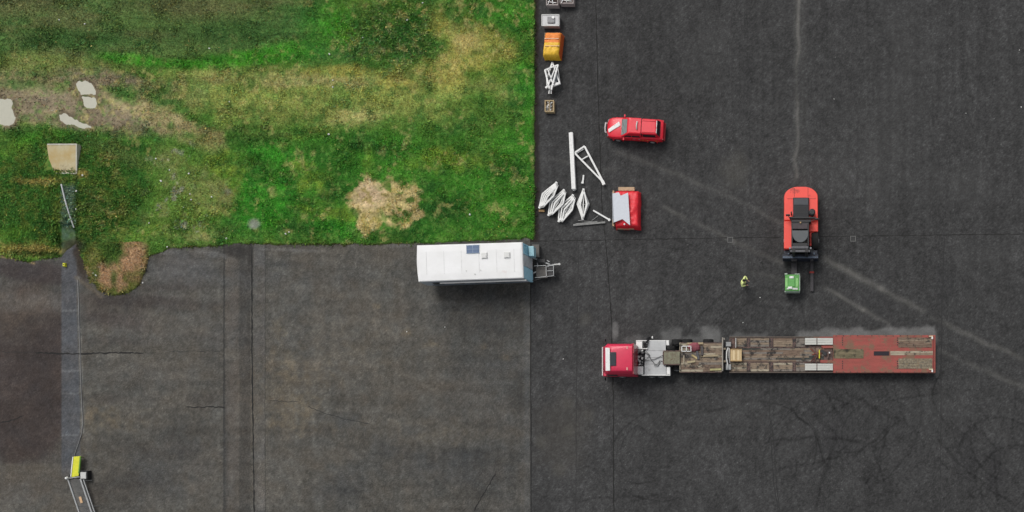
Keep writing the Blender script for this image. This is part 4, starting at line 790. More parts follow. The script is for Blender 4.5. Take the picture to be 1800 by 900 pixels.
mb = MB(GO); mb.pbox(1379.3, 480.5, 1384, 482.3, .3, 1.22); mb.pbox(1379.3, 511.3, 1406, 513, .3, 1.0); mb.pbox(1397, 481, 1406, 482.2, .3, 1.2); mb.pbox(1405.2, 482.5, 1406.3, 511, .3, 1.1); mb.build('edge_frame', mat('pale_edge', (.50, .62, .50, 1), .5), gc)
for yy in (487, 505.5): mb = MB(GO); a = W(1391.5 if yy < 500 else 1389, yy, 1.3); mb.box((a.x, a.y, 1.2), (.36, .2, .1)); mb.build('lamp', white, gc, bevel=.04)
mb = MB(GO); mb.pbox(1383, 506, 1387, 508.5, 1.15, 1.21); mb.pbox(1393, 506, 1402, 509, 1.15, 1.20); mb.split('latch', offwhite, gc)

# ================================================================ LORRY TRACTOR (nose to the west)
x_, y_ = P(1115, 629, 0); TO = (x_, y_, 0); tr = thing('lorry', TO, 'heavy lorry with a crimson cab and white rear deck plates, coupled to the low trailer', 'lorry')
crim = mat('crimson_paint', (.68, .03, .085, 1), .42, var=.12, coat=.12, scale=1, fine=.04); crd = mat('crimson_shell', (.34, .018, .035, 1), .35, coat=.4)
def pw(px, py, z): v = W(px, py, z); return (v.x, v.y, v.z)
X0 = P(1062, 630, 2.0)[0]; Y0 = P(1100, 602, 3.3)[1]; Y1 = P(1100, 659, 2.8)[1]; YC = (Y0+Y1)/2; XR = P(1112, 630, 3.3)[0]; hw = (Y0-Y1)/2
mb = MB(TO)
def cabring(z, xf, k, xr=XR): return [(xf+.22, YC+hw*k, z), (xf, YC+hw*k*.8, z), (xf-.05, YC, z), (xf, YC-hw*k*.8, z), (xf+.22, YC-hw*k, z), (xr, YC-hw*k, z), (xr, YC+hw*k, z)]
mb.loft([cabring(.5, X0, .98), cabring(1.6, X0-.02, 1), cabring(2.0, X0+.02, 1), cabring(2.9, X0+.22, .95), cabring(3.15, X0+.34, .90), cabring(3.42, X0+.62, .78), cabring(3.48, X0+1.0, .6)])
mb.build('cab', crim, tr, bevel=.04, smooth=True)
mb = MB(TO); a = P(1072.7, 619, 3.5); b_ = P(1083, 643, 3.5); mb.box(((a[0]+b_[0])/2, (a[1]+b_[1])/2, 3.52), (b_[0]-a[0], a[1]-b_[1], .06)); mb.build('sunroof', mat('tinted', (.02, .025, .035, 1), .3), tr, bevel=.02)
mb = MB(TO); mb.slab([pw(1064.2, 652, 3.42), pw(1063.8, 611, 3.42), pw(1071.5, 611.5, 3.6), pw(1072, 651.5, 3.6)], .06); mb.build('sun_visor', white, tr, bevel=.03)
mb = MB(TO); mb.slab([(X0-.02, YC-hw*.82, 1.95), (X0-.02, YC+hw*.82, 1.95), (X0+.19, YC+hw*.76, 2.85), (X0+.19, YC-hw*.76, 2.85)][::-1], .03); mb.build('windscreen', glass, tr)
mb = MB(TO); mb.box((X0-.15, YC, .62), (.35, 2*hw*.96, .5)); mb.split('bumper', crim, tr, bevel=.06)
mb = MB(TO); mb.box((X0-.36, YC, .95), (.06, 2*hw*.92, .07)); mb.box((X0-.34, YC-hw*.6, .8), (.05, .05, .3)); mb.box((X0-.34, YC+hw*.6, .8), (.05, .05, .3)); mb.build('front_bar', white, tr)
mb = MB(TO); mb.box((X0-.02, YC, 1.35), (.06, 1.5, .6)); mb.build('radiator_grille', dark, tr)
for s_ in (-1, 1):
    mb = MB(TO); mb.box((X0-.30, YC+s_*hw*.72, .72), (.06, .4, .18)); mb.build('headlight', glassg, tr, bevel=.02)
    mb = MB(TO); mb.box((X0+.75, YC+s_*(hw+.005), 2.3), (.85, .03, .65)); mb.build('side_window', glass, tr)
    mb = MB(TO); yy = YC+s_*(hw+.28); mb.box((X0+.12, yy, 2.25), (.10, .26, .5)); mb.beam((X0+.35, YC+s_*hw*.95, 2.55), (X0+.12, yy, 2.5), .05); mb.build('wing_mirror', [dark], tr, bevel=.03)
    mb = MB(TO); mb.box((XR-.42, YC+s_*hw*.66, 3.46), (.12, .22, .08)); mb.build('roof_lamp', mat('amber_pink', (.75, .35, .30, 1), .3), tr)
    wy = YC+s_*(hw-.18)
    wheel(tr, (X0+1.25-TO[0], wy-TO[1], .52), .52, .34, 'y'); 
mb = MB(TO); mb.box((XR+.04, YC, 2.1), (.10, 2*hw*.96, 2.3)); mb.box((XR+.0, YC+hw*.5, 3.3), (.24, .5, .1)); mb.build('cab_back_wall', crd, tr)
# dark side deflector on the south roof edge
mb = MB(TO); q = [pw(1087, 656.5, 3.0), pw(1106, 647.5, 3.3), pw(1112, 646, 3.32), pw(1112, 657.5, 2.85)]; mb.slab(q, .05); mb.build('side_deflector', mat('deflector', (.035, .045, .075, 1), .35), tr)
# chassis and decks
mb = MB(TO)
for s_ in (-.42, .42): mb.box(((XR+P(1182, 630, .9)[0])/2, YC+s_, .80), (P(1182, 630, .9)[0]-XR, .12, .28))
mb.pbox(1119, 614, 1133, 643, .5, 1.0); mb.split('chassis', dark, tr)
mb = MB(TO); mb.pbox(1118, 600, 1129, 613.5, .45, 1.35); mb.build('air_tank_box', white, tr, bevel=.03)
mb = MB(TO); mb.pbox(1120, 644, 1130.5, 657.5, .45, 1.35); mb.build('tool_box', white, tr, bevel=.03)
mb = MB(TO); rr = random.Random(4)
for k in range(16):
    a = W(rr.uniform(1121, 1130), rr.uniform(614, 642), 1.3); mb.box((a.x, a.y, rr.uniform(1.1, 1.4)), (rr.uniform(.06, .22), rr.uniform(.06, .2), .12), rr.uniform(0, 3), m=k % 2)
mb.split('coupling_fittings', [offwhite, grey], tr)
mb = MB(TO); plate = [(1141, 598), (1170, 598), (1171, 659), (1133, 659), (1133, 640), (1135, 613), (1138, 611)]
mb.prism([P(a, b, 1.25) for a, b in plate], 1.19, 1.25); mb.build('deck_plate', mat('deck_grey', (.52, .53, .53, 1), .55, c2=(.44, .45, .45, 1), scale=2, dirt=(.33, .33, .32, 1), dirt_amt=.12), tr)
mb = MB(TO); mb.pbox(1133, 628, 1170.5, 628.6, 1.252, 1.262); mb.pbox(1133, 639.5, 1170, 640.1, 1.252, 1.262); mb.pbox(1141, 616, 1170.5, 616.5, 1.252, 1.262); mb.split('plate_seam', grey, tr)
mb = MB(TO); mb.pbox(1128, 658.5, 1178, 660, .9, 1.28); mb.pbox(1118, 598, 1170, 599.5, .9, 1.27); mb.split('side_rail', white, tr)
for q in ((1171, 598, 1176, 607), (1171.5, 645, 1178, 658)): mb = MB(TO); mb.pbox(*q, .7, 1.22); mb.build('rear_mudguard', white, tr, bevel=.03)
mb = MB(TO); mb.tube([pw(1142, 594, 1.0), pw(1136, 600, 1.5), pw(1133, 606, 1.6)], .14, 10); mb.build('spare_hose_drum', dark, tr, smooth=True)
mb = MB(TO); mb.pbox(1145.5, 591, 1147.5, 595, .8, 1.0); mb.pbox(1133, 598, 1137, 604, 1.4, 1.62); mb.pbox(1129, 612, 1138, 613.6, 1.25, 1.45); mb.split('marker_lamp', white, tr, bevel=.02)
mb = MB(TO)
for pts in ([(1131, 634), (1142, 633), (1152, 631), (1160, 627), (1166, 624)], [(1132, 618), (1140, 624), (1146, 634), (1151, 640), (1155, 641), (1160, 634), (1166, 636)], [(1131, 634), (1137, 631), (1142, 624), (1136, 618)], [(1151, 640), (1150, 643), (1157, 643), (1160, 636)]):
    mb.tube([pw(a, b, 1.36+.05*math.sin(i*2)) for i, (a, b) in enumerate(pts)], .028, 6)
mb.build('air_hose', mat('hose_grey', (.10, .10, .10, 1), .6), tr, smooth=True)
for xx in (1146, 1162):
    for s_ in (-1, 1): a = W(xx, 629, .5); wheel(tr, (a.x-TO[0], YC+s_*(hw-.30)-TO[1], .52), .52, .56, 'y')

# ================================================================ LOW TRAILER
x_, y_ = P(1420, 624, 0); LO = (x_, y_, 0); lt = thing('low_trailer', LO, 'long low loader trailer with weathered timber decks and a faded red rear section', 'trailer')
mb = MB(LO); mb.pbox(1167, 618, 1195, 640, 1.27, 1.50); mb.build('gooseneck', mat('worn_green_grey', (.22, .22, .15, 1), .8, c2=(.15, .13, .09, 1), scale=4, dirt=(.12, .07, .04, 1), dirt_amt=.15), lt, bevel=.03)
mb = MB(LO); mb.pbox(1166, 616, 1195, 617.8, 1.2, 1.47); mb.pbox(1166, 640.2, 1195, 641.5, 1.2, 1.47); mb.pbox(1165, 617.8, 1166.8, 640, 1.2, 1.46); mb.split('neck_beam', rust, lt)
def deck_frame(x0, y0, x1, y1, z, name, m_):
    mb = MB(LO); mb.pbox(x0, y0, x1, y0+1.2, z-.22, z+.01); mb.pbox(x0, y1-1.2, x1, y1, z-.22, z+.01); mb.pbox(x0+.2, y0+1.4, x1-.2, y1-1.4, z-.22, z-.08); return mb.build(name, m_, lt)
def planks(x0, y0, x1, y1, z, n, name, mats, seed=0, along=True, gap=.25, kx=0, par=None):
    rr = random.Random(seed); mb = MB(LO); h = (y1-y0)/n
    for k in range(n):
        xs_ = [x0]; 
        if kx: xs_ += sorted(rr.uniform(x0+8, x1-8) for _ in range(kx))
        xs_.append(x1)
        for a, b in zip(xs_[:-1], xs_[1:]):
            if b-a > 1: mb.pbox(a+.1, y0+k*h+gap/2, b-.1, y0+(k+1)*h-gap/2, z-.07, z+rr.uniform(-.012, .012), m=rr.randrange(len(mats)))
    return mb.build(name, mats, par or lt)
# front deck
deck_frame(1195, 602, 1269, 655, 1.28, 'front_frame', rust)
planks(1197, 603.5, 1269, 653.5, 1.28, 12, 'front_deck', [wm[0], wm[1], wm[3], wm[0], wm[2]], 1, kx=2, gap=.35)
mb = MB(LO); mb.pbox(1194.3, 602, 1196.2, 654, 1.29, 1.34); mb.pbox(1201, 624, 1203, 640, 1.3, 1.36, 0); mb.build('front_crossbar', wm[3], lt)
mb = MB(LO); mb.pbox(1269, 593, 1271, 652, 1.2, 1.5); mb.pbox(1271, 594, 1274, 597, 1.2, 1.4); mb.build('bulkhead', mat('pale_bar', (.32, .29, .25, 1), .7), lt)
mb = MB(LO); mb.pbox(1271.5, 602, 1282, 650, .5, .95); mb.build('hinge_frame', dark, lt)
mb = MB(LO)
for yy in (613, 635): mb.pbox(1271, yy-1.5, 1275.5, yy+1.5, 1.0, 1.3)
mb.split('hinge_lug', mat('lug', (.34, .28, .2, 1), .7), lt)
for (ya, yb) in ((601, 609), (640, 650)): mb = MB(LO); mb.pbox(1276, ya, 1285, yb, .95, 1.25); mb.build('neck_foot', mat('pale_steel', (.34, .35, .35, 1), .5, var=.3), lt, bevel=.03)
mb = MB(LO); mb.tube([pw(1280, 611, 1.3), pw(1277.5, 618, 1.32), pw(1277, 630, 1.32), pw(1279, 640, 1.3), pw(1279.5, 648, 1.3)], .06, 8); mb.tube([pw(1282, 612, 1.3), pw(1281.5, 625, 1.32), pw(1283, 638, 1.3)], .04, 8); mb.build('curved_bar', offwhite, lt, smooth=True)
# main timber deck
Z = 1.0
mb = MB(LO); mb.pbox(1282, 592, 1464, 655, .72, .92); mb.build('main_frame', rust, lt)
mb = MB(LO); mb.pbox(1282, 591.5, 1464, 593.3, .6, 1.01); mb.pbox(1282, 653.6, 1464, 655.2, .6, 1.01); mb.split('edge_beam', mat('edge_mud', (.14, .11, .09, 1), .8, var=.4, scale=6), lt)
segs = [(1294, 1312.5), (1319, 1352), (1359.5, 1393), (1399.5, 1415)]
for i, (a, b) in enumerate(segs):
    planks(a, 594.5, b, 609.5, Z, 4, 'deck_boards', [wm[0], wm[1], wm[2], wm[0]], 10+i)
    planks(a if i else 1284, 637.5, b, 652.8, Z, 4, 'deck_boards', [wm[0], wm[3], wm[1], wm[0]], 20+i)
planks(1286, 612, 1448, 635.5, Z-.03, 7, 'centre_deck', [wm[1], wm[0], wm[2], mat('oily_board', (.055, .06, .055, 1), .8, var=.6, scale=3, dirt=(.14, .10, .05, 1), dirt_amt=.3), wm[1]], 30, kx=4)
mb = MB(LO)
for a in (1316, 1356, 1396.3):
    for (ya, yb) in ((594, 610), (637, 653)):
        mb.pbox(a-3, ya, a+3, yb, .94, 1.005)
        for k in range(5):
            for s_ in (-1.8, 1.8): mb.pbox(a+s_-.6, ya+1.5+k*3, a+s_+.6, ya+2.8+k*3, 1.005, 1.02, m=1)
mb.build('cross_beam', [rust, dark], lt)
mb = MB(LO); mb.pbox(1284, 610, 1464, 611.6, .92, 1.0); mb.pbox(1284, 635.8, 1464, 637.2, .92, 1.0); mb.split('inner_beam', rust, lt)
mb = MB(LO); mb.pbox(1292.8, 594, 1293.8, 611, .95, 1.35); mb.build('stake', offwhite, lt)
# ramps lying on the deck
rm = mat('bleached_board', (.62, .62, .57, 1), .85, c2=(.46, .46, .43, 1), scale=5, stretch=(.5, 8, 1))
for (ya, yb) in ((594, 606), (639, 651)):
    mb = MB(LO)
    for k in range(3):
        h = (yb-ya)/3; mb.pbox(1415, ya+k*h+.15, 1435.3, ya+(k+1)*h-.15, 1.05, 1.13); mb.pbox(1436.8, ya+k*h+.15, 1464, ya+(k+1)*h-.15, 1.05, 1.13)
    rp = mb.build('loading_ramp', rm, lt); mb = MB(LO); mb.pbox(1435.4, ya-.3, 1436.7, yb+.3, 1.04, 1.145); mb.build('ramp_hinge', rust, rp)
# rusty turntable area between timber and red deck
mb = MB(LO); rr = random.Random(8)
for k in range(26):
    a = pw(rr.uniform(1424, 1448), rr.uniform(609, 637), 1.03); b = pw(1438+rr.uniform(-3, 5), 623+rr.uniform(-5, 5), 1.06); mb.beam(a, b, rr.uniform(.04, .09), .05, m=k % 3)
mb.build('chains', [rust, mat('dark_rust', (.10, .03, .02, 1), .8), mat('rust_red', (.22, .05, .03, 1), .8)], lt)
mb = MB(LO); mb.pbox(1444, 607.5, 1464.5, 612, .9, 1.03); mb.pbox(1442, 633, 1464.5, 638, .9, 1.03); mb.pbox(1430, 592, 1464, 593.6, 1.0, 1.04); mb.split('red_gusset', faded, lt)
mb = MB(LO); mb.pbox(1439.5, 615, 1441, 630, 1.0, 1.1, 0); mb.pbox(1455, 614, 1457, 630, 1.0, 1.1, 1); mb.beam(pw(1444, 616, 1.08), pw(1452, 624, 1.08), .22, .06, 2); mb.pbox(1457, 618.5, 1459.2, 621, 1.1, 1.2, 3)
mb.split('winch', [yel, rust, dark, white], lt)
# red rear deck
mb = MB(LO); mb.pbox(1464.5, 589, 1644.5, 655, .72, 1.06); mb.build('rear_deck', faded, lt, bevel=.02)
mb = MB(LO); mb.pbox(1465, 613.5, 1518, 630, 1.062, 1.085); mb.build('centre_infill', mat('olive_mud', (.22, .18, .11, 1), .9, c2=(.10, .09, .05, 1), scale=2.5, stretch=(.5, 2.5, 1), dirt=(.035, .03, .02, 1), dirt_amt=.35), lt)
mb = MB(LO); mb.pbox(1536, 617.5, 1563, 625, 1.062, 1.08); mb.build('dark_hole_plate', mat('hole_shade_black', (.02, .014, .022, 1), .8), lt)  # shade inside the deck's open hole, painted as a black plate
planks(1565, 617, 1640, 624.5, 1.085, 2, 'centre_board', [wm[3], wm[0]], 44, kx=1)
planks(1579, 593, 1638, 611, 1.085, 5, 'tail_boards', [wm[2], wm[0], wm[2]], 45, kx=1)
pm = mat('mottled_board', (.30, .25, .17, 1), .9, c2=(.10, .09, .075, 1), scale=7, dirt=(.20, .16, .10, 1), dirt_amt=.3, fine=.2)
planks(1579, 630, 1639, 648, 1.085, 4, 'tail_boards', [pm], 46, kx=1)
mb = MB(LO)
for x0 in (1481, 1577.5):
    for ya, yb in ((593, 608), (634, 650)):
        for k in range(4): mb.pbox(x0-.7, ya+k*4, x0+.9, ya+k*4+2.2, 1.062, 1.072)
mb.split('lashing_slot', dark, lt)
mb = MB(LO)
for k in range(14): xx = 1470+k*12.5; mb.pbox(xx-.8, 589.3, xx+.8, 590.8, 1.062, 1.11); mb.pbox(xx-.8, 653, xx+.8, 654.4, 1.062, 1.11)
mb.split('lashing_ring', rust, lt)
mb = MB(LO); mb.pbox(1465, 653.3, 1644, 655.5, .75, 1.0); mb.build('side_strip', mat('pink_strip', (.42, .16, .13, 1), .7), lt)
mb = MB(LO); mb.pbox(1640.5, 591, 1641.6, 652, 1.062, 1.13); mb.build('tail_bar', mat('dark_red_bar', (.22, .03, .03, 1), .6), lt)
for yy in (592, 650): mb = MB(LO); mb.pbox(1633, yy-2, 1640, yy, 1.09, 1.16, 0); mb.pbox(1637.5, yy, 1640, yy+4, 1.09, 1.16, 1); mb.build('tail_lamp', [mat('cream_lamp', (.7, .6, .4, 1), .4), white], lt)
for xx in (1190, 1208, 1245, 1515, 1545, 1575, 1605):
    for yy in (602, 646):
        a = W(xx, yy, .45); z_ = 0
        wheel(lt, (a.x-LO[0], a.y-LO[1], .46), .46, .30 if xx > 1300 else .5, 'y', 18)
# things lying on the trailer
a = W(1206, 613, 1.6); mb = MB(a); 
AO = Vector((a.x, a.y, 1.30)); mb = MB(AO)
for (p, q) in (((1198, 608.5), (1215, 608.5)), ((1198, 617.5), (1215, 617.5)), ((1198.5, 608), (1198.5, 618)), ((1206.5, 608), (1206.5, 618)), ((1214.5, 608), (1214.5, 618))):
    for z in (1.34, 1.75): mb.beam(pw(p[0], p[1], z), pw(q[0], q[1], z), .06)
for p in ((1198.5, 608.5), (1214.5, 608.5), (1198.5, 617.5), (1214.5, 617.5)): x0, y0 = P(p[0], p[1], 1.75); mb.beam((x0, y0, 1.30), (x0, y0, 1.75), .06)
o = mb.build('wire_crate', white); o.location = AO; tag(o, 'small white open frame crate standing on the trailer front timber deck', 'crate')
rr = random.Random(12)
for i, (x0, y0, x1, y1, c_, nm, lb) in enumerate(((1218, 614, 1222, 606, (.30, .08, .10, 1), 'cloth', 'dull red cloth heap lying on the front timber deck'), (1225, 617, 1228, 632, (.10, .10, .11, 1), 'post', 'dark grey post lying across the front timber deck'), (1216, 624, 1226, 630, (.55, .44, .22, 1), 'plank', 'pale yellow plank slanting on the front timber deck beside the white crate'), (1208, 637, 1222, 635, (.5, .42, .26, 1), 'plank', 'short pale plank lying south of the white crate on the front deck'), (1232, 626, 1262, 625, (.38, .31, .2, 1), 'plank', 'long tan plank lying lengthwise on the front deck'), (1207, 604, 1236, 603.5, (.42, .33, .2, 1), 'plank', 'pale plank along the north edge of the front deck'), (1234, 608, 1234.5, 627, (.09, .08, .08, 1), 'post', 'black post lying across the front deck near its middle'), (1248, 650, 1268, 649, (.45, .42, .2, 1), 'plank', 'yellowish plank on the south edge of the front deck'))):
    p = Vector(pw(x0, y0, 1.36)); q = Vector(pw(x1, y1, 1.36)); m_ = mat('load_%d' % i, c_, .85, var=.35, scale=5); ctr = (p+q)/2; ctr.z = 1.3; mb = MB(ctr)
    if nm == 'cloth':
        rings = []
        for z, k in ((0, 1), (.14, .95), (.24, .6), (.27, .2)): rings.append([(ctr.x+math.cos(R(t))*.55*k*rr.uniform(.8, 1.15), ctr.y+math.sin(R(t))*.40*k*rr.uniform(.8, 1.15), 1.3+z) for t in range(0, 360, 30)])
        mb.loft(rings); o = mb.build('cloth', m_, smooth=True)
    else: mb.beam(p, q, .16 if nm == 'plank' else .2, .07); o = mb.build(nm, m_, bevel=.01)
    o.location = ctr; tag(o, lb, nm)
AO = W(1293.5, 624, 1.0); x0, y0 = P(1293.5, 624, 1.45); AO = Vector((x0, y0, 1.0)); wc = thing('wooden_crate', AO, 'new pale wooden crate standing at the front end of the main trailer deck', 'crate')
mb = MB(AO); mb.pbox(1285, 614, 1303.5, 634, 1.02, 1.42); mb.build('crate_body', woodn, wc, bevel=.01)
mb = MB(AO)
for k in range(5): mb.pbox(1284+k*4.0, 613.5, 1287.6+k*4.0, 634.8, 1.425, 1.46, k % 2)
mb.build('lid_boards', [woodn, mat('new_wood_light', (.72, .57, .34, 1), .8, var=.15)], wc)
mb = MB(AO); mb.pbox(1283.6, 613.3, 1304.3, 614.8, 1.462, 1.49); mb.pbox(1283.6, 633.4, 1304.3, 635, 1.462, 1.49); mb.pbox(1293.4, 615, 1294.2, 633.3, 1.462, 1.47); mb.build('batten', mat('batten', (.45, .30, .14, 1), .8), wc)

# ================================================================ LEFT OF THE TARMAC: STORED GOODS
def tarp(name, root, x0, y0, x1, y1, h, mats, mf, seed, parent, tilt=0, wr=.06):
    nx_, ny_ = 26, 34; vs = []; fs = []; mi = []; X0_, Y1_ = P(x0, y0, h*.8); X1_, Y0_ = P(x1, y1, h*.8)
    for j in range(ny_+1):
        for i in range(nx_+1):
            u = -1+2*i/nx_; v = -1+2*j/ny_; e_ = max(abs(u), abs(v)); 
            ed = (1-abs(u)**9)*(1-abs(v)**9); z = h*(max(ed, 0))**.28
            nn = float(fbm(np.array([u*3+seed*3.3]), np.array([v*4+seed*2.1]), 1.0, 4, seed)[0]); z = z*(1+wr*1.6*nn) if z > 0 else 0.0
            k = 1+.05*float(fbm(np.array([u*2.0+9]), np.array([v*2.0+seed]), 1.0, 3, seed+3)[0])*(e_ > .6)
            if e_ > .999: z = 0
            cx_, cy_ = (X0_+X1_)/2, (Y0_+Y1_)/2; vs.append((cx_+u*k*(X1_-X0_)/2+tilt*v*.1, cy_+v*k*(Y1_-Y0_)/2, max(z, 0.0)+.01))
    for j in range(ny_):
        for i in range(nx_): b = j*(nx_+1)+i; fs.append((b, b+1, b+nx_+2, b+nx_+1)); mi.append(mf(-1+2*(i+.5)/nx_, -1+2*(j+.5)/ny_))
    mb = MB(root)
    b = 0; mb.v = [tuple(Vector(v)-Vector(root)) for v in vs]; mb.f = fs; mb.m = mi
    return mb.build(name, mats, parent, smooth=True)
# orange covered load
a = W(971, 78, 0); OO = (a.x, a.y, 0); og = thing('orange_bag', OO, 'orange tarpaulin covered load with a yellower lower half, standing by the grass edge', 'covered load')
orr = mat('orange_cloth', (.90, .27, .04, 1), .6, var=.15, scale=2); ory = mat('amber_cloth', (.92, .55, .04, 1), .6, var=.15, scale=2)
tarp('cover', OO, 955.5, 56, 986, 99.5, 1.0, [orr, ory, mat('deep_orange', (.65, .12, .02, 1), .6)], lambda u, v: (2 if (abs(u) > .9 or v > .93) else (0 if v > .05 else 1)), 5, og, 1.2)
mb = MB(OO); mb.pbox(957, 67, 982, 68.3, 1.0, 1.06); mb.pbox(958, 80, 983, 81, 1.0, 1.05); mb.split('strap', mat('pale_strap', (.85, .55, .35, 1), .6), og)
mb = MB(OO); mb.pbox(957, 57, 985, 98, .02, .12); mb.build('pallet', wm[0], og)
# grey steel box
a = W(967.5, 35, 0); BO = (a.x, a.y, 0); gb_ = thing('steel_case', BO, 'flat silver grey steel case with a raised square on its lid', 'case')
sm = mat('silver_sheet', (.40, .40, .41, 1), .4, .1, var=.15, scale=3)
mb = MB(BO); mb.pbox(952.5, 25.5, 982, 45, .05, .62); mb.build('case_body', sm, gb_, bevel=.03)
mb = MB(BO)
for q in ((952, 25, 983, 26.2), (952, 44.4, 983, 45.6), (951.8, 26.3, 953, 44.3), (982, 26.3, 983.2, 44.3)): mb.pbox(*q, .60, .66)
mb.build('rim', offwhite, gb_)
mb = MB(BO); mb.pbox(962, 29, 975, 40, .62, .72); mb.build('raised_panel', mat('dull_panel', (.26, .26, .27, 1), .5), gb_, bevel=.03)
mb = MB(BO); a = W(972, 30, .8); mb.cyl((a.x, a.y, .72), .12, .12, 12); mb.build('cap', white, gb_)
mb = MB(BO)
for q in ((954, 27, 958, 44), (977, 27, 981, 44)): mb.pbox(*q, .0, .05)
mb.split('skid', dark, gb_)
# two dark crates at the top edge
for i, (xa, xb, yb, lb) in enumerate(((960, 981, 9, 'dark brown open crate with white rim at the top edge, the left of a pair'), (984, 1008, 6, 'dark brown open crate with white rim at the top edge, the right of a pair'))):
    a = W((xa+xb)/2, yb-12, 0); DO = (a.x, a.y, 0); dc = thing('open_crate', DO, lb, 'crate', 'pair of dark crates at the grass edge')
    mb = MB(DO); y0 = yb-26; mb.pbox(xa+.8, y0+.8, xb-.8, yb-.8, .04, .3, 0); mb.build('contents', mat('dark_brown', (.045, .025, .02, 1), .8, var=.6, scale=9), dc)
    mb = MB(DO)
    for q in ((xa, y0, xb, y0+1), (xa, yb-1.4, xb, yb), (xa, y0+1.1, xa+1, yb-1.5), (xb-1, y0+1.1, xb, yb-1.5)): mb.pbox(*q, .0, .62)
    mb.build('frame', mat('pinkish_white', (.48, .42, .40, 1), .6, var=.3, scale=7), dc)
    mb = MB(DO); mb.beam(pw(xa+3, yb-1, .66), pw(xa+8, yb-14, .66), .05, .05); mb.beam(pw(xa+12, yb-2, .6), pw(xa+10, yb-16, .6), .05); mb.beam(pw(xa+3, yb-6, .6), pw(xb-3, yb-4, .6), .05); mb.build('rail', white, dc)
# stack of white trestles
def wire(name, segs_, r_, lb, cat, grp=None, mats=white, sq=True, base=None, parts=None):
    """frame of white bars; segs_ in photograph px with heights; split into parts by name"""
    allp = [p for sg in segs_ for p in (sg[0], sg[1])]
    cx_ = sum(p[0] for p in allp)/len(allp); cy_ = sum(p[1] for p in allp)/len(allp); a = W(cx_, cy_, 0); O_ = (a.x, a.y, 0)
    th = thing(name, O_, lb, cat, grp); g_ = {}
    for sg in segs_: g_.setdefault(sg[3] if len(sg) > 3 else 'bar', []).append(sg)
    for nm, lst in g_.items():
        mb = MB(O_)
        for sg in lst:
            p, q = sg[0], sg[1]; rr_ = sg[2] or r_; mb.beam(pw(*p), pw(*q), rr_, rr_)
        mb.build(nm, mats, th, bevel=.008)
    return th
wire('trestle_stack', [((958, 123, .7), (981, 114, .7), 0, 'top_frame'), ((981, 114, .7), (969, 158, .7), .13, 'top_frame'), ((958, 123, .7), (966, 156, .7), .13, 'top_frame'), ((963, 122, .75), (973, 150, .75), 0, 'top_frame'), ((977, 117, .75), (963, 152, .75), 0, 'top_frame'),
 ((971, 110, .45), (961, 140, .45), .12, 'lower_frame'), ((971, 110, .45), (984, 146, .45), .12, 'lower_frame'), ((962, 141, .45), (984, 147, .45), .10, 'lower_frame'), ((966, 153, .5), (985, 146, .5), .18, 'foot'), ((959, 155, .5), (966, 150, .5), .16, 'foot'),
 ((966, 153, .3), (965, 165, .3), .09, 'foot'), ((969, 153, .3), (969, 165, .3), .09, 'foot'), ((960, 124, .2), (962, 156, .2), .08, 'leg'), ((980, 116, .2), (984, 144, .2), .08, 'leg'), ((958, 123, .65), (960, 127, .0), .08, 'leg'), ((981, 114, .65), (979, 118, .0), .08, 'leg')],
 .09, 'tangled stack of white metal trestles forming a star, south of the orange load', 'trestles')
a = W(970, 137, 0); mb = MB((a.x, a.y, 0)); mb.pbox(966, 128, 973, 141, .05, .38); mb.pbox(974, 128, 980, 145, .05, .2); o = mb.build('tool_case', mat('slate_blue', (.07, .09, .11, 1), .6, var=.3), bevel=.03); o.location = (a.x, a.y, 0); tag(o, 'dark slate coloured case under the white trestle stack', 'case')
# small wooden box
a = W(965, 186, 0); BO = (a.x, a.y, 0); bx = thing('wooden_box', BO, 'small open pale wooden box holding white pieces, south of the white trestle stack', 'box')
wl = mat('honey_wood', (.55, .42, .24, 1), .8, var=.2, scale=6)
mb = MB(BO)
for q in ((957.5, 176, 973.5, 177.4), (957.5, 194.8, 973.5, 196.2), (957.5, 177.5, 958.9, 194.7), (972.1, 177.5, 973.5, 194.7), (964.8, 177.5, 965.8, 194.7)): mb.pbox(*q, .0, .42)
mb.build('frame', wl, bx)
mb = MB(BO); mb.pbox(959, 177.6, 972, 194.6, .02, .2, 0); mb.build('floor', mat('shade_wood', (.25, .19, .12, 1), .9, var=.4, scale=10), bx)
mb = MB(BO); rr = random.Random(3)
for k in range(16): a = W(rr.uniform(959.5, 971), rr.uniform(179, 194), .3); mb.box((a.x, a.y, .28), (.16, .10, .08), rr.uniform(0, 3))
mb.build('contents', offwhite, bx)
# long beam, triangle frame
wire('long_beam', [((1004, 234, .25), (1009, 333, .25), .34, 'beam'), ((1004, 233, .20), (1004.2, 237, .20), .2, 'end_plate'), ((1009, 333, .2), (1009.2, 335, .2), .2, 'end_plate')], .3, 'longest white beam lying straight on the tarmac west of the triangular frame', 'beam')
wire('triangular_frame', [((1028, 258, .18), (1062, 323, .18), .16, 'long_bar'), ((1011, 270, .18), (1060, 320, .18), .15, 'long_bar'), ((1028, 257, .18), (1010, 269, .18), .14, 'short_bar'), ((1026, 262, .12), (1013, 270, .12), .07, 'short_bar'), ((1022, 281, .18), (1034, 274, .18), .09, 'cross_bar'), ((1059, 318, .16), (1062, 325, .16), .26, 'foot')], .15, 'large white triangular frame lying flat with its point to the south-east', 'frame')
wire('rod', [((1026, 308, .1), (1024.5, 322, .1), .13, 'bar'), ((1024.3, 320, .08), (1024, 323, .08), .2, 'end_cap')], .1, 'shortest white rod lying above the single diamond frame', 'rod')
wire('rod', [((1043, 370, .1), (1072, 387, .1), .13, 'bar'), ((1070, 385.5, .1), (1072.5, 388, .1), .2, 'end_cap')], .1, 'white rod lying aslant just west of the red covered load', 'rod')
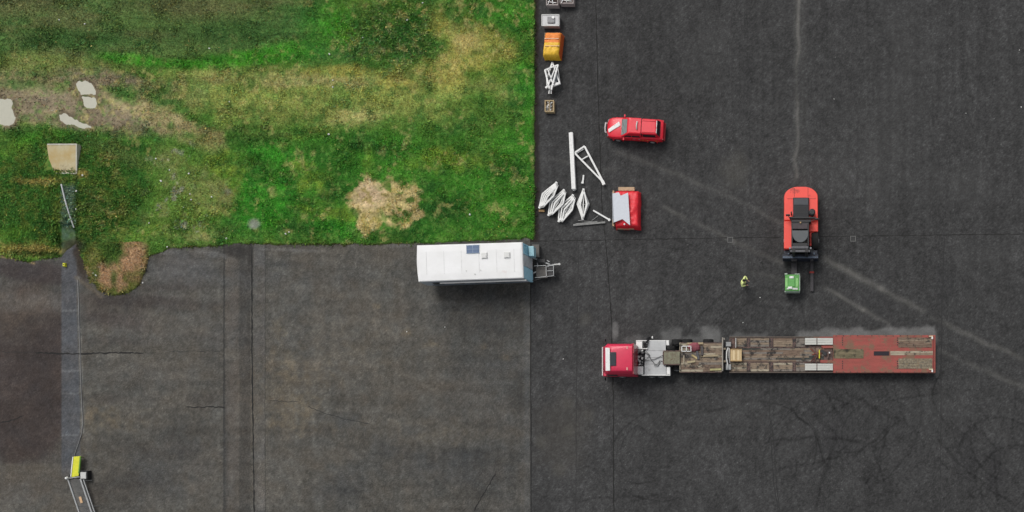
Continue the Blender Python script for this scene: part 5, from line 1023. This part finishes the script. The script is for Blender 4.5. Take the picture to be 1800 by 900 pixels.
# diamonds of folded lattice frames
def diamond(A, B_, w1, w2, lb, nest, sh=0, off=(0, 0)):
    """folded lattice frame between the ends A and B_, half widths w1 (left) and w2 (right)"""
    ax_, ay_ = A; bx_, by_ = B_; dx, dy = bx_-ax_, by_-ay_; L = math.hypot(dx, dy); nx_, ny_ = -dy/L, dx/L; sg = []
    for k in range(nest):
        z = .12+.14*k; f1 = 1-.2*k; ox, oy = off[0]*k, off[1]*k
        m1 = (ax_+dx*(.5+sh)+nx_*w1*f1+ox, ay_+dy*(.5+sh)+ny_*w1*f1+oy, z); m2 = (ax_+dx*(.5-sh)-nx_*w2*f1+ox, ay_+dy*(.5-sh)-ny_*w2*f1+oy, z)
        e0 = (ax_+ox+dx*.02*k, ay_+oy+dy*.02*k, z); e1 = (bx_+ox-dx*.02*k, by_+oy-dy*.02*k, z); nm = 'outer_frame' if k == 0 else 'inner_frame'
        for p, q in ((e0, m1), (m1, e1), (e1, m2), (m2, e0)): sg.append((p, q, .11, nm))
        for t in (.30, .0): 
            if k < 2: 
                c1 = (m1[0]*(.5+t)+m2[0]*(.5-t), m1[1]*(.5+t)+m2[1]*(.5-t), z+.05)
                sg.append((e0, c1, .07, 'strut')); sg.append((c1, e1, .07, 'strut'))
        if k == 0: sg.append((m1, m2, .05, 'cross_bar'))
    sg.append(((ax_-nx_*1.5, ay_-ny_*1.5, .2), (ax_+nx_*2.2, ay_+ny_*2.2, .2), .13, 'end_joint')); sg.append(((bx_-nx_*1.5, by_-ny_*1.5, .2), (bx_+nx_*2.2, by_+ny_*2.2, .2), .13, 'end_joint'))
    return wire('lattice_frame', sg, .09, lb, 'lattice frame', 'white folded lattice frames laid on the tarmac')
diamond((948, 365), (978, 321), 11, 9, 'white lattice frame nearest the grass, westernmost of three overlapping ones', 4, .06, (1.5, .6))
diamond((964, 378), (991, 334), 12, 10, 'white lattice frame in the middle of the three overlapping ones', 3, .06, (2.2, .7))
diamond((982, 389), (1007, 343), 10, 11, 'white lattice frame easternmost of the three overlapping ones', 3, .06, (2.4, 1.4))
diamond((1024, 385), (1025.5, 333), 10.5, 10, 'white lattice frame lying apart as a single upright diamond', 3, .0, (.6, .1))
wire('blade_bundle', [((1008, 396, .08), (1064, 391, .08), .15, 'blade'), ((1012, 394, .12), (1050, 390, .12), .10, 'blade'), ((1016, 387.5, .1), (1062, 392, .1), .06, 'blade'), ((1040, 388, .06), (1052, 379, .06), .05, 'blade')], .1, 'bundle of thin dull grey bars below the single diamond frame', 'bars', mats=mat('dull_bars', (.28, .28, .27, 1), .6, var=.4, scale=6))
for (p, q, lb) in (((947, 370), (957, 370), 'short brown block of wood at the grass edge below the lattice frames'),):
    a = W(952, 370, 0); mb = MB((a.x, a.y, 0)); mb.pbox(p[0], 368.5, q[0], 372.3, 0, .12); o = mb.build('timber_block', mat('tan_block', (.32, .20, .09, 1), .8), bevel=.01); o.location = (a.x, a.y, 0); tag(o, lb, 'wood block')
# red covered load
a = W(1100, 366, 0); RO = (a.x, a.y, 0); rl = thing('covered_pallet', RO, 'red tarpaulin covered load with a pale grey sheet on top and wood at both ends', 'covered load')
rt_ = mat('red_cloth', (.85, .025, .04, 1), .5, var=.25, scale=2.5)
tarp('cover', RO, 1080, 334.5, 1124, 400.5, 1.0, [rt_], lambda u, v: 0, 8, rl, 0, .09)
mb = MB(RO)
sheet_pts = [(1077, 340), (1087.5, 338), (1091, 344), (1104, 338.5), (1107.5, 396), (1094, 385), (1079, 391)]
mb.prism([P(a_, b_, 1.22) for a_, b_ in sheet_pts], 1.18, 1.22); q = [pw(1076.3, 340, 1.2), pw(1078, 391, 1.2), pw(1077, 394, .1), pw(1076, 338, .1)]; mb.slab(q, .02)
mb.build('grey_sheet', mat('grey_sheet', (.62, .65, .70, 1), .6, var=.06), rl)
mb = MB(RO); mb.pbox(1087, 328.8, 1115, 335, .1, .5); mb.pbox(1085, 399, 1114, 402.5, .05, .35); mb.pbox(1076.5, 386, 1080, 397, .05, .4); mb.pbox(1076.8, 335, 1079.5, 341, .05, .4); mb.split('pallet', mat('pallet_tan', (.55, .40, .25, 1), .8), rl)
mb = MB(RO); a = W(1097.5, 394, 1.05); mb.cyl((a.x, a.y, 1.02), .07, .1, 10); mb.build('eyelet', white, rl)

# ================================================================ CONCRETE HATCH ON THE BANK, POLE, CABLE, MARKER
z0 = 1.0; a = W(110, 279, 0); x0, y0 = P(108, 279, .5)
HO = (x0, y0, .3); ht = thing('concrete_slab', HO, 'square sand coloured concrete slab set in the top of the grassy bank', 'concrete slab')
mb = MB(HO); q = [(82, 254), (134, 254), (133.5, 304.5), (98, 304), (93, 298), (90, 290), (86, 280), (84, 268)]
mb.prism([P(u, v, .70) for u, v in q], .1, .70); mb.build('slab', mat('stained_concrete', (.50, .44, .28, 1), .9, c2=(.44, .32, .13, 1), scale=.8, dirt=(.22, .18, .11, 1), dirt_amt=.15, fine=.15), ht, bevel=.02)
mb = MB(HO)
for u in ((83, 252.5, 135, 254.8), (133, 255, 135, 305.5), (98, 303.5, 132.8, 305.8)): mb.pbox(*u, .1, .73)
mb.build('rim', mat('pale_concrete', (.56, .54, .46, 1), .85, var=.25, scale=3), ht)
def zg(px, py): return float(grass_h(np.array([float(px)]), np.array([float(py)]))[0])
za, zb = zg(110, 327)+.16, zg(131, 398)+.14; a, b_ = W(108, 325, za), W(130, 400, zb); a.z = za; b_.z = zb; m_ = (a+b_)/2
mb = MB(m_); mb.tube([a, a*.66+b_*.34+Vector((0,0,.1)), a*.33+b_*.67+Vector((0,0,.1)), b_], .055, 8); mb.cyl(tuple(a), .07, .06, 8); o = mb.build('pole', mat('pole_grey', (.6, .62, .62, 1), .5)); o.location = m_; tag(o, 'thin pale pole lying down the grassy bank below the concrete slab', 'pole')
pts = [(137, 492), (139, 560), (141, 620), (143, 690), (146, 745), (143, 764), (137, 782), (132, 797), (126, 822), (121, 838)]
mb = MB(); mb.tube([(*P(u, v, .03), .03) for u, v in pts], .035, 6); o = mb.build('cable', mat('cable_grey', (.22, .22, .22, 1), .7), smooth=True); tag(o, 'thin grey cable running down the paved strip to the metal walkway', 'cable')
a = W(115.5, 466, 0); mb = MB(a); mb.box((a.x, a.y, .12), (.20, .34, .24), 0, top=.8); mb.box((a.x, a.y, .25), (.06, .1, .03), m=1); o = mb.build('marker_block', [yel, dark], bevel=.02); o.location = a; tag(o, 'tiny yellow marker block where the paved strip meets the grass', 'marker')
# drain covers
for (u, v, lb) in ((1283.5, 421.5, 'small square cover outlined in pale grey, west of the forklift'), (1499.5, 419.5, 'small square cover outlined in pale grey, east of the forklift')):
    a = W(u, v, 0); dt = thing('drain_cover', a, lb, 'drain cover', 'square covers on the horizontal joint'); mb = MB(a); mb.pbox(u-3.6, v-3.6, u+3.6, v+3.6, .0, .012); mb.build('lid', mat('iron', (.035, .035, .035, 1), .7), dt)
    mb = MB(a); pm_ = mat('worn_mark', (.16, .16, .155, 1), .8, var=.4, scale=8)
    for q in ((u-5, v-5, u+5, v-3.8), (u-5, v+3.8, u+5, v+5), (u-5, v-3.7, u-3.8, v+3.7), (u+3.8, v-3.7, u+5, v+3.7)): mb.pbox(*q, .0, .016)
    mb.build('frame', pm_, dt)

# ================================================================ METAL WALKWAY, lower left
a = W(140, 880, 0); WO = (a.x, a.y, 0); wk = thing('metal_walkway', WO, 'grey slatted metal walkway with side rails running out of the picture', 'walkway')
ZD = .45
def lp(p, q, t): return (p[0]+(q[0]-p[0])*t, p[1]+(q[1]-p[1])*t)
A0, A1, B0, B1 = (120, 843), (152, 938), (142, 842), (174, 937)
mb = MB(WO); n_ = 46
for k in range(n_):
    t = (k+.5)/n_; p = lp(A0, A1, t); q = lp(B0, B1, t); mb.beam(pw(*p, ZD), pw(*q, ZD), .055, .03, m=0)
mb.build('slats', mat('slat_grey', (.17, .17, .165, 1), .6), wk)
mb = MB(WO)
for t in (.0, .25, .5, .75, 1): 
    p = lp(A0, A1, t); q = lp(B0, B1, t); mb.beam(pw(*p, ZD-.08), pw(*q, ZD-.08), .06)
for u in (A0, A1, B0, B1): x0, y0 = P(*u, ZD); mb.beam((x0, y0, 0), (x0, y0, ZD), .07)
mb.build('underframe', dark, wk)
for (p, q, ww, z) in ((A0, A1, .10, ZD+.06), (B0, B1, .12, ZD+.06), ((147, 843), (179, 937), .07, ZD+.5)):
    mb = MB(WO); mb.beam(pw(*p, z), pw(*q, z), ww)
    if z > .6:
        for t in (.02, .5, .98): u = lp(p, q, t); x0, y0 = P(*u, z); mb.beam((x0, y0, .1), (x0, y0, z), .05)
    mb.split('side_rail' if z < .6 else 'handrail', galv, wk)
mb = MB(WO); mb.beam(pw(116.5, 841, ZD+.1), pw(140, 838, ZD+.1), .07); mb.build('end_bar', galv, wk)
mb = MB(WO); a = W(116, 840.5, .75); mb.cyl((a.x, a.y, .38), .04, .7, 8); mb.cyl((a.x, a.y, .72), .13, .14, 14, r2=.08); mb.build('lamp_head', white, wk)
mb = MB(WO); mb.beam(pw(140.5, 873, ZD+.05), pw(143.8, 884, ZD+.05), .20, .03); mb.build('warning_plate', mat('peach', (.70, .45, .25, 1), .6), wk)
# yellow board
a = W(133, 820, 0); YO = (a.x, a.y, 0); yb_ = thing('yellow_board', YO, 'bright yellow board lying at the head of the metal walkway', 'board')
mb = MB(YO); mb.prism([P(u, v, .5) for u, v in ((128.5, 803), (141.5, 801.5), (137.5, 838), (125, 838.5))], .44, .5); mb.build('board', yel, yb_, bevel=.01)
mb = MB(YO); mb.beam(pw(128.3, 803, .52), pw(124.7, 838, .52), .07, .05); mb.build('left_edge', white, yb_)
mb = MB(YO); mb.beam(pw(141.8, 802, .47), pw(139, 832, .47), .09, .1); mb.build('right_edge', mat('green_edge', (.12, .28, .03, 1), .6), yb_)
mb = MB(YO); mb.beam(pw(125, 840, .55), pw(138, 836.5, .55), .07, .05); 
for u in ((129.5, 805), (140, 804), (126.5, 836), (137, 836)): x0, y0 = P(*u, .44); mb.beam((x0, y0, 0), (x0, y0, .44), .05)
mb.build('leg_frame', mat('olive', (.2, .2, .03, 1), .6), yb_)
a = W(147, 835, 0); CO = (a.x, a.y, 0); cb = thing('control_box', CO, 'pale box in a thick black frame beside the yellow board', 'box')
mb = MB(CO); mb.pbox(141, 830, 151, 841.5, .05, .5); mb.build('box_body', offwhite, cb, bevel=.02)
mb = MB(CO); mb.pbox(140, 827.5, 153.5, 829.5, 0, .5); mb.pbox(151.4, 829.7, 153.4, 843, 0, .5); mb.pbox(144, 842, 151.2, 843.5, 0, .55); mb.build('frame', dark, cb, bevel=.03)

# ================================================================ WORKER
x_, y_ = P(1307.5, 499, 0)
pe = thing('person', (x_, y_, 0), 'person in a yellow hi-vis jacket and dark trousers standing west of the forklift', 'person', rz=R(-18)); pe.scale = (1.06, 1.08, 1.04)
def skin(name, vs, es, rad, m, parent, root=0, sub=2):
    me = bpy.data.meshes.new(name); me.from_pydata(vs, es, []); me.materials.append(m); o = bpy.data.objects.new(name, me); C.objects.link(o); o.parent = parent
    md = o.modifiers.new('skin', 'SKIN'); md.use_smooth_shade = True
    me.skin_vertices[0].data[root].use_root = True
    for i, r_ in enumerate(rad):
        me.skin_vertices[0].data[i].radius = r_ if isinstance(r_, tuple) else (r_, r_)
    s_ = o.modifiers.new('sub', 'SUBSURF'); s_.levels = sub; s_.render_levels = sub; return o
V = []; E = []; Rd = []
def ad(p, r_, par=None): V.append(p); Rd.append(r_); (par is not None) and E.append((par, len(V)-1)); return len(V)-1
# +x is forward; pelvis root
pv = ad((0, 0, .95), (.13, .10)); ab = ad((.01, 0, 1.12), (.13, .10), pv); ch = ad((.02, 0, 1.32), (.15, .11), ab); nk0 = ad((.04, 0, 1.45), (.08, .08), ch); nk = ad((.07, 0, 1.53), .055, nk0); hd_ = ad((.10, 0, 1.62), (.085, .095), nk); ht_ = ad((.11, 0, 1.73), (.075, .085), hd_)
ARM = {}
for s_ in (-1, 1):
    sh = ad((.02, s_*.20, 1.40), .06, ch); el = ad((.06, s_*.40, 1.18), .042, sh); wr = ad((.32, s_*.22, 1.10), .026, el); pl_ = ad((.39, s_*.18, 1.09), (.035, .016), wr); ARM[s_] = (el, wr, pl_)
    for k, (dy, L) in enumerate(((-.03, .075), (-.01, .085), (.012, .08), (.032, .062))):
        f0 = ad((.43, s_*.17+dy, 1.085), .009, pl_); f1 = ad((.43+L*.55, s_*.165+dy*1.1, 1.07), .009, f0); ad((.43+L*.8, s_*.16+dy*1.1, 1.04), .008, f1)
    t0 = ad((.375, s_*.14, 1.10), .011, wr); ad((.41, s_*.115, 1.09), .009, t0)
    hp = ad((0, s_*.10, .88), .085, pv); kn = ad((.03*s_+.02, s_*.12, .48), .055, hp); an_ = ad((.04*s_-.02, s_*.13, .10), .04, kn); ad((.04*s_+.14, s_*.15, .04), .035, an_)
skin('body', V, E, Rd, mat('skin', (.42, .24, .17, 1), .6), pe)
J_v = [(0, 0, .82), (0, 0, .95), (.01, 0, 1.12), (.02, 0, 1.32), (.045, 0, 1.46), (.02, .21, 1.40), (.06, .41, 1.18), (.29, .235, 1.105), (.02, -.21, 1.40), (.06, -.41, 1.18), (.29, -.235, 1.105)]
skin('jacket', J_v, [(0, 1), (1, 2), (2, 3), (3, 4), (3, 5), (5, 6), (6, 7), (3, 8), (8, 9), (9, 10)], [(.19, .14), (.18, .14), (.18, .14), (.19, .15), (.09, .09), .10, .08, .055, .10, .08, .055], hiv, pe, 1)
T_v = [(0, 0, .92), (0, .11, .84), (.05, .12, .48), (.02, .13, .13), (0, -.11, .84), (-.01, -.12, .48), (-.06, -.13, .13)]
skin('trousers', T_v, [(0, 1), (1, 2), (2, 3), (0, 4), (4, 5), (5, 6)], [(.16, .13), .11, .08, .065, .11, .08, .065], mat('dark_trousers', (.02, .022, .03, 1), .9), pe)
mb = MB()
rings = []
for z, k in ((0, 1), (.05, 1.0), (.10, .88), (.135, .6), (.15, .2)): rings.append([(.10+math.cos(R(t))*.118*k, math.sin(R(t))*.10*k, 1.67+z) for t in range(0, 360, 24)])
mb.loft(rings); mb.build('hair', mat('dark_hair', (.02, .015, .012, 1), .8), pe, smooth=True)
for s_ in (-1, 1):
    mb = MB(); mb.box((.185, s_*.033, 1.665), (.015, .02, .012)); mb.build('eye', dark, pe)
    mb = MB(); mb.loft([[(.04+.04*s_+a*.8+.0, s_*.14+b_, z) for a, b_ in ((-.07, -.05), (.19, -.05), (.23, 0), (.19, .05), (-.07, .05))] for z in (0.0, .07)]); mb.build('boot', dark, pe, bevel=.015)
mb = MB(); mb.add([(.185, -.015, 1.63), (.185, .015, 1.63), (.225, 0, 1.63), (.19, 0, 1.67)], [(0, 1, 2), (0, 2, 3), (2, 1, 3), (1, 0, 3)]); mb.build('nose', mat('skin', (0, 0, 0, 1)), pe)
print('objects', len(bpy.data.objects))
